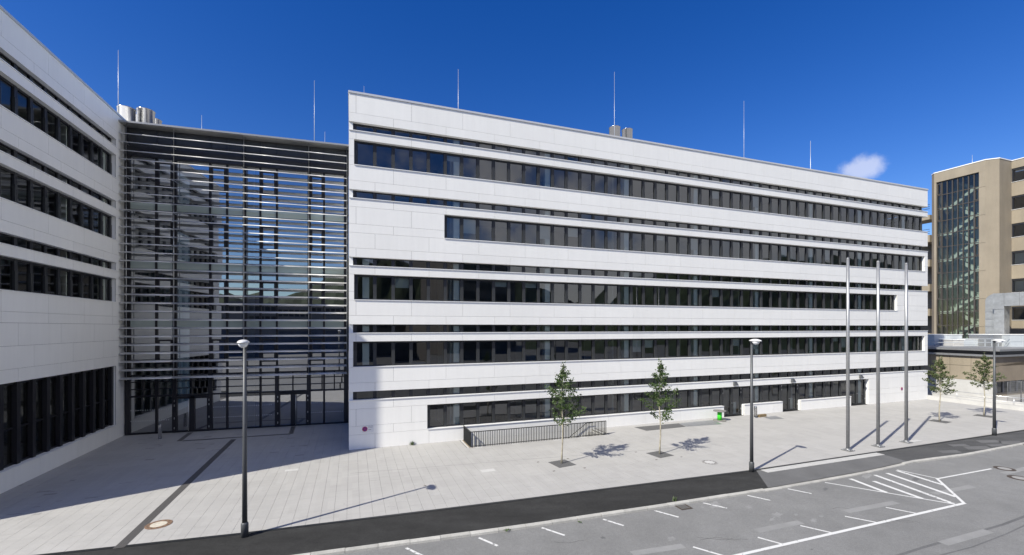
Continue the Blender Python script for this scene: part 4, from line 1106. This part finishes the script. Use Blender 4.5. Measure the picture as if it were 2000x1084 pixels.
MB().box(-AL*1.6, 0.1, 0.8, 14, 4.27, 4.62).build('dark_gap', 'anthracite', ann)
MB().box(-AL*1.6, 0.3, 0.3, 15, 4.63, 4.82).build('upper_deck', 'galvanised', ann)
# side bay with windows, facing the street
MB().box(-0.30, 0.0, 0.42, 14, 3.15, 4.06).build('fascia', 'beige_dark', ann)
MB().box(-0.9, -0.6, 0.42, 14, -1.5, 0.35).build('window_parapet', 'beige', ann)
for q in range(9):
    y = 0.7 + q*1.25
    f = MB().box(-0.75, -0.60, y-0.07, y+0.07, 0.36, 3.14).build('window_post', 'concrete_dark', ann)
    m = MB(); m.quad((-0.68, y+0.07, 0.36), (-0.68, y+1.18, 0.36), (-0.68, y+1.18, 3.1), (-0.68, y+0.07, 3.1)); m.build('window_pane', 'window_glass', ann)
MB().box(-6.0, -5.8, 0.5, 13, 0, 3.1).build('back_wall', 'interior_wall', ann)

def roof_unit(px0, px1, y0, y1, Y, dep, m, label):
    a = sky_pt(px0, y1, Y); b = sky_pt(px1, y0, Y)
    o = empty('rooftop_unit', (a.x, a.y, a.z)); o.rotation_euler = (0, 0, R(-6)); tag(o, label, 'ventilation unit', 'units on the annexe roof')
    w, h = b.x-a.x, b.z-a.z
    MB().box(0, w, 0, dep, 0, h).build('casing', m, o)
    n = max(2, int(w/1.1))
    for q in range(n):
        piece('panel', m, o, w*q/n+0.03, w*(q+1)/n-0.03, -0.03, -0.001, 0.05, h*0.5-0.02); piece('panel', m, o, w*q/n+0.03, w*(q+1)/n-0.03, -0.03, -0.001, h*0.5+0.02, h-0.05)
    MB().box(-0.05, w+0.05, -0.08, dep+0.05, h+0.001, h+0.06).build('lid', 'sill_metal', o)
roof_unit(1824, 1874, 654, 681, 54, 3, 'unit_white', 'long pale ventilation unit at the left end of the annexe roof')
roof_unit(1862, 1881, 664, 680, 52, 2, 'concrete_light', 'small grey box between the pale units on the annexe roof')
roof_unit(1881, 1924, 663, 682, 53, 2.5, 'unit_white', 'lower pale ventilation unit in the middle of the annexe roof')
roof_unit(1939, 1971, 654, 680, 51, 3, 'galvanised', 'grey metal ventilation unit behind the right street lamp')
roof_unit(1972, 2040, 654, 681, 50, 3, 'unit_white', 'pale ventilation unit at the right picture edge on the annexe roof')
vg = empty('roof_railing', sky_pt(1924, 686, 50)); tag(vg, 'white steel guard frame on the annexe roof beside the units', 'railing')
vm = MB()
for q in range(5): vm.bar((q*0.75, 0, 0), (q*0.75, 0, 1.4), 0.05, 0.05)
for z in (0.5, 1.0, 1.4): vm.bar((-6, 0, z), (3.0, 0, z), 0.05, 0.05)
vm.build('frame', 'unit_white', vg)

# stair tower and main block
T0 = Vector((58.03, 60.9, 0)); ZT = 28.2
t_ = lambda px: on_line(px, T0, GD)
tw = empty('stair_tower', T0, ANG - R(90)); tag(tw, 'tall beige stair tower with dark glazing showing zigzag stairs', 'building')
ta, tb, tc_, td = 0.0, t_(1828.5), t_(1912), t_(1925)
MB().box(ta, td, 0.0, 0.5, ZT-1.35, ZT-0.05).build('head_wall', 'beige', tw)
MB().box(ta, tb, 0.0, 0.5, 0, ZT-1.36).build('pier', 'beige', tw)
for q in range(8): piece('pier_panel', 'beige', tw, tc_, td, 0.0, 0.5, 3.55*q+0.01, min(3.55*(q+1)-0.02, ZT-1.36))
MB().prism([(td, 0.0), (td+0.9, 0.9), (td+0.9, 4.5), (td, 4.5)], 0, ZT-0.06).build('corner_pier', 'beige', tw)
MB().prism([(ta-0.5, 0.5), (ta-0.02, 0.0), (ta-0.02, 6.0), (ta-0.5, 6)], 0, ZT-0.06).build('corner_pier', 'beige_dark', tw)
MB().prism([(ta-0.55, 0.5), (ta-0.02, -0.05), (td+0.02, -0.05), (td+0.95, 0.88), (td+0.95, 6.5), (ta-0.55, 6.5)], ZT-0.055, ZT+0.05).build('coping', 'sill_metal', tw)
MB().box(ta, td, 3.5, 3.8, 0, ZT-0.1).build('back_wall', 'tower_inside', tw)
MB().box(ta-0.45, ta+0.0, 0.6, 6, 0, ZT-0.1).build('side_wall', 'beige_dark', tw)
fm = MB(); NC = 8; zrows = []
z = ZT-1.36
while z > 2: zrows.append(z); z -= 1.775
for q in range(NC+1):
    x = tb + (tc_-tb)*q/NC; fm.box(x-0.05, x+0.05, 0.16, 0.34, 2.0, ZT-1.36)
for z in zrows: fm.box(tb, tc_, 0.17, 0.33, z-0.09, z)
fmo = fm.build('glazing_frame', 'tower_frame', tw)
for q in range(NC):
    x0, x1 = tb + (tc_-tb)*q/NC, tb + (tc_-tb)*(q+1)/NC
    for z0, z1 in zip(zrows[1:], zrows): pane('window_pane', 'tower_glass', fmo, x0+0.05, x1-0.05, 0.25, z0, z1-0.09)
    if q in (0, NC-1):
        for z0 in zrows[1+(q > 0)::2]:
            MB().box(x0+0.06, x0+0.14, 0.12, 0.3, z0+0.05, z0+1.55).box(x1-0.14, x1-0.06, 0.12, 0.3, z0+0.05, z0+1.55).box(x0+0.14, x1-0.14, 0.12, 0.3, z0+1.45, z0+1.55).box(x0+0.14, x1-0.14, 0.12, 0.3, z0+0.05, z0+0.15).build('opening_frame', 'tower_frame', tw)
wT = tc_-tb
for q in range(8):                                     # stairs inside
    zf = ZT - 3.55*(q+1) - 1.2
    f = MB()
    f.prism([(0,0),(0,0),(0,0)], 0, 0) if False else None
    xa, xb = tb+wT*0.24, tb+wT*0.78
    def flight(x0, z0, x1, z1, y0, y1):
        m = MB(); th = 0.42
        a = [(x0, y0, z0-th), (x1, y0, z1-th), (x1, y0, z1+0.1), (x0, y0, z0+0.1)]; b = [(p[0], y1, p[2]) for p in a]
        m.quad(*a); m.quad(*b[::-1]); m.quad(a[0], b[0], b[1], a[1]); m.quad(a[3], a[2], b[2], b[3]); m.build('stair_flight', 'stair_white', tw)
    flight(xa, zf, xb, zf+1.775, 1.0, 1.9); flight(xb, zf+1.775, xa, zf+3.55, 2.3, 3.2)
    MB().box(tb, xa, 0.9, 3.45, zf-0.35, zf).build('landing', 'stair_white', tw); MB().box(xb, tc_, 0.9, 3.45, zf+1.425, zf+1.775).build('landing', 'stair_white', tw)
# main block
M0 = Vector((62.9, 58.05, 0)); mb_ = empty('beige_office_block', M0, ANG - R(90)); tag(mb_, 'beige concrete office block with dark ribbon windows at the right picture edge', 'building')
ML = 14.0
for q in range(9):
    zt = 27.15 - 3.5*q
    if zt < 4: break
    top = ZT-0.05 if q == 0 else 27.15-3.5*(q-1)-1.72
    for w in range(3): piece('wall_panel', 'beige', mb_, -0.3 + w*(ML+0.3)/3+0.01, -0.3+(w+1)*(ML+0.3)/3-0.01, 0, 0.3, zt+0.01, top-0.01)
    MB().box(-0.3, 0.22, 0, 0.3, zt-1.71, zt).build('wall_pier', 'beige', mb_)
    fr = MB().box(0.22, ML, 0.06, 0.26, zt-0.22, zt-0.005).box(0.22, ML, 0.10, 0.26, zt-1.71, zt-1.63)
    x = 0.25; xs = []
    while x < ML-1: xs.append(x); x += 1.62
    for x in xs: fr.box(x-0.02, x+0.10, 0.08, 0.26, zt-1.63, zt-0.22)
    f = fr.build('window_band', 'anthracite', mb_)
    for x in xs: 
        pane('window_pane', 'window_glass', f, x+0.10, x+1.60, 0.2, zt-1.63, zt-0.22)
    piece('window_sill', 'sill_metal', mb_, 0.22, ML, -0.06, 0.2, zt-1.745, zt-1.712)
    rq = random.Random(q)
    for i, x in enumerate(xs):
        if q == 3 or rq.random() < 0.35: piece('blind', 'blind', mb_, x+0.12, x+1.2, 0.35, 0.37, zt-1.6, zt-0.25)
    MB().box(0.0, ML, 0.35, 6.0, zt-2.6, zt-2.3).build('floor_slab', 'interior_ceiling', mb_)
MB().box(0.0, ML, 5.5, 5.8, 0, ZT-0.2).build('back_wall', 'interior_wall', mb_)
MB().box(-0.35, ML, -0.06, 6, ZT-0.045, ZT+0.04).build('coping', 'sill_metal', mb_)
rod(1899, 303, 62, 'short lightning rod on the beige stair tower', 28.2, 0.03)
# open steel and concrete gallery seen between the wing and the tower
gal = empty('access_gallery', T0 + GD*(-1.2) + E*1.5, ANG - R(90)); tag(gal, 'beige concrete access galleries with railings behind the end of the long wing', 'building')
for q in range(7):
    z = 23.1 - 3.5*q
    if q > 0 : MB().box(-9, -0.2, 0.3, 3.0, z-0.45, z+0.55).build('gallery_parapet', 'beige', gal)
    else: MB().box(-9, -0.2, 0.3, 3.0, z-0.75, z-0.1).build('gallery_slab', 'beige', gal)
    rl = MB()
    for w in range(3): rl.bar((-9, 0.3, z+0.75+0.3*w), (-0.2, 0.3, z+0.75+0.3*w), 0.06, 0.06)
    rl.bar((-1.4, 0.35, z-3.0), (-1.4, 0.35, z), 0.15, 0.15); rl.build('gallery_rail', 'anthracite_grey', gal)
    if q > 1: MB().box(-9, -0.2, 3.0, 3.2, z+0.55, z+3.05).build('gallery_wall', 'interior_wall', gal)
# ventilation duct on the block
dq = empty('ventilation_duct', sky_pt(1931, 639.5, 55.0) - Vector((0,0,7)), ANG - R(90)); tag(dq, 'big rectangular sheet metal ventilation duct bending over the annexe roof', 'duct')
dd = sky_pt(1931, 575, 55).z; d0 = 5.0
MB().box(0.0, 0.85, -0.75, 0.0, d0, dd-0.9).build('riser', 'duct', dq)
m = MB(); n = 8
for q in range(n):
    t0, t1 = math.pi/2*q/n, math.pi/2*(q+1)/n
    c = lambda t, r: (0.9-r*math.cos(t), dd-0.9+r*math.sin(t))
    a, b = c(t0, 0.9), c(t1, 0.9); 
    m.quad((a[0], -0.75, a[1]), (a[0], 0, a[1]), (b[0], 0, b[1]), (b[0], -0.75, b[1])); m.poly([(a[0], -0.75, a[1]), (b[0], -0.75, b[1]), (0.9, -0.75, dd-0.9)]); m.poly([(a[0], 0, a[1]), (0.9, 0, dd-0.9), (b[0], 0, b[1])])
m.build('elbow', 'duct', dq)
MB().box(0.9, 1.9, -1.3, 0.2, dd-1.9, dd).build('header', 'duct', dq)
for q in range(4): MB().box(1.92+q*1.3, 3.2+q*1.3, -1.3, 0.2, dd-1.55, dd+0.0).build('duct_section', 'duct', dq)
MB().box(1.0, 1.9, -1.25, -0.1, d0, dd-1.91).build('riser', 'duct', dq)
for z in (6.2, 7.1, 8.0, 8.9): MB().box(-0.03, 0.88, -0.78, 0.03, z, z+0.06).build('flange', 'galvanised', dq)

# ------------------------------------------------------------------ across the street, behind the viewer (mirrored in the glass)
ob = empty('opposite_building', (-10, -64, 0), R(4)); tag(ob, 'long grey concrete building mirrored in the lower panes of the glass hall', 'building')
MB().box(-75, 60, -12, 0, 0, 5.5).build('ground_storey', 'opposite_blue', ob)
MB().box(-75, 60, -12, 0.3, 5.51, 7.2).box(-75, 60, -12, 0.3, 9.2, 10.6).box(-75, 60, -12, 0.3, 12.4, 13.6).build('parapet_band', 'opposite_concrete', ob)
MB().box(-75, 60, -12, -0.5, 7.21, 9.19).box(-75, 60, -12, -0.5, 10.61, 12.39).build('window_band', 'anthracite', ob)
for q in range(100):
    piece('fin', 'opposite_concrete', ob, -74.5+q*1.35, -74.2+q*1.35, -0.49, 0.2, 7.21, 9.19); piece('fin', 'opposite_concrete', ob, -74.5+q*1.35, -74.2+q*1.35, -0.49, 0.2, 10.61, 12.39)
ob2 = empty('opposite_building', (46, -40, 0), R(-8)); tag(ob2, 'tall concrete building mirrored in the upper windows of the long wing', 'building')
MB().box(-9, 13, -14, 0, 0, 25).build('body', 'opposite_concrete', ob2)
for q in range(6): MB().box(-8, 12, 0.001, 0.1, 2.2+q*3.8, 4.1+q*3.8).build('window_band', 'anthracite', ob2)
hm = MB(); rr = random.Random(5); nx, ny = 170, 9
for j in range(ny):
    for i in range(nx):
        az = R(-195 + 213*i/(nx-1)); rad = 118 + j*20 + 10*math.sin(az*7)
        prof = (0.66 + 0.20*math.sin(az*5+1.0) + 0.10*math.sin(az*13)) * 52 * min(1, (i/(nx-1))*9, (1-i/(nx-1))*9)
        hm.v.append((rad*math.cos(az), rad*math.sin(az), prof*min(1, j/3.2)**0.8 + rr.uniform(-1.8, 2.4)*(j > 0)))
for j in range(ny-1):
    for i in range(nx-1): hm.f.append((j*nx+i, (j+1)*nx+i, (j+1)*nx+i+1, j*nx+i+1)); hm.m.append(0); hm.sm.append(False)
struct(hm.build('hill', 'hill_green', None))
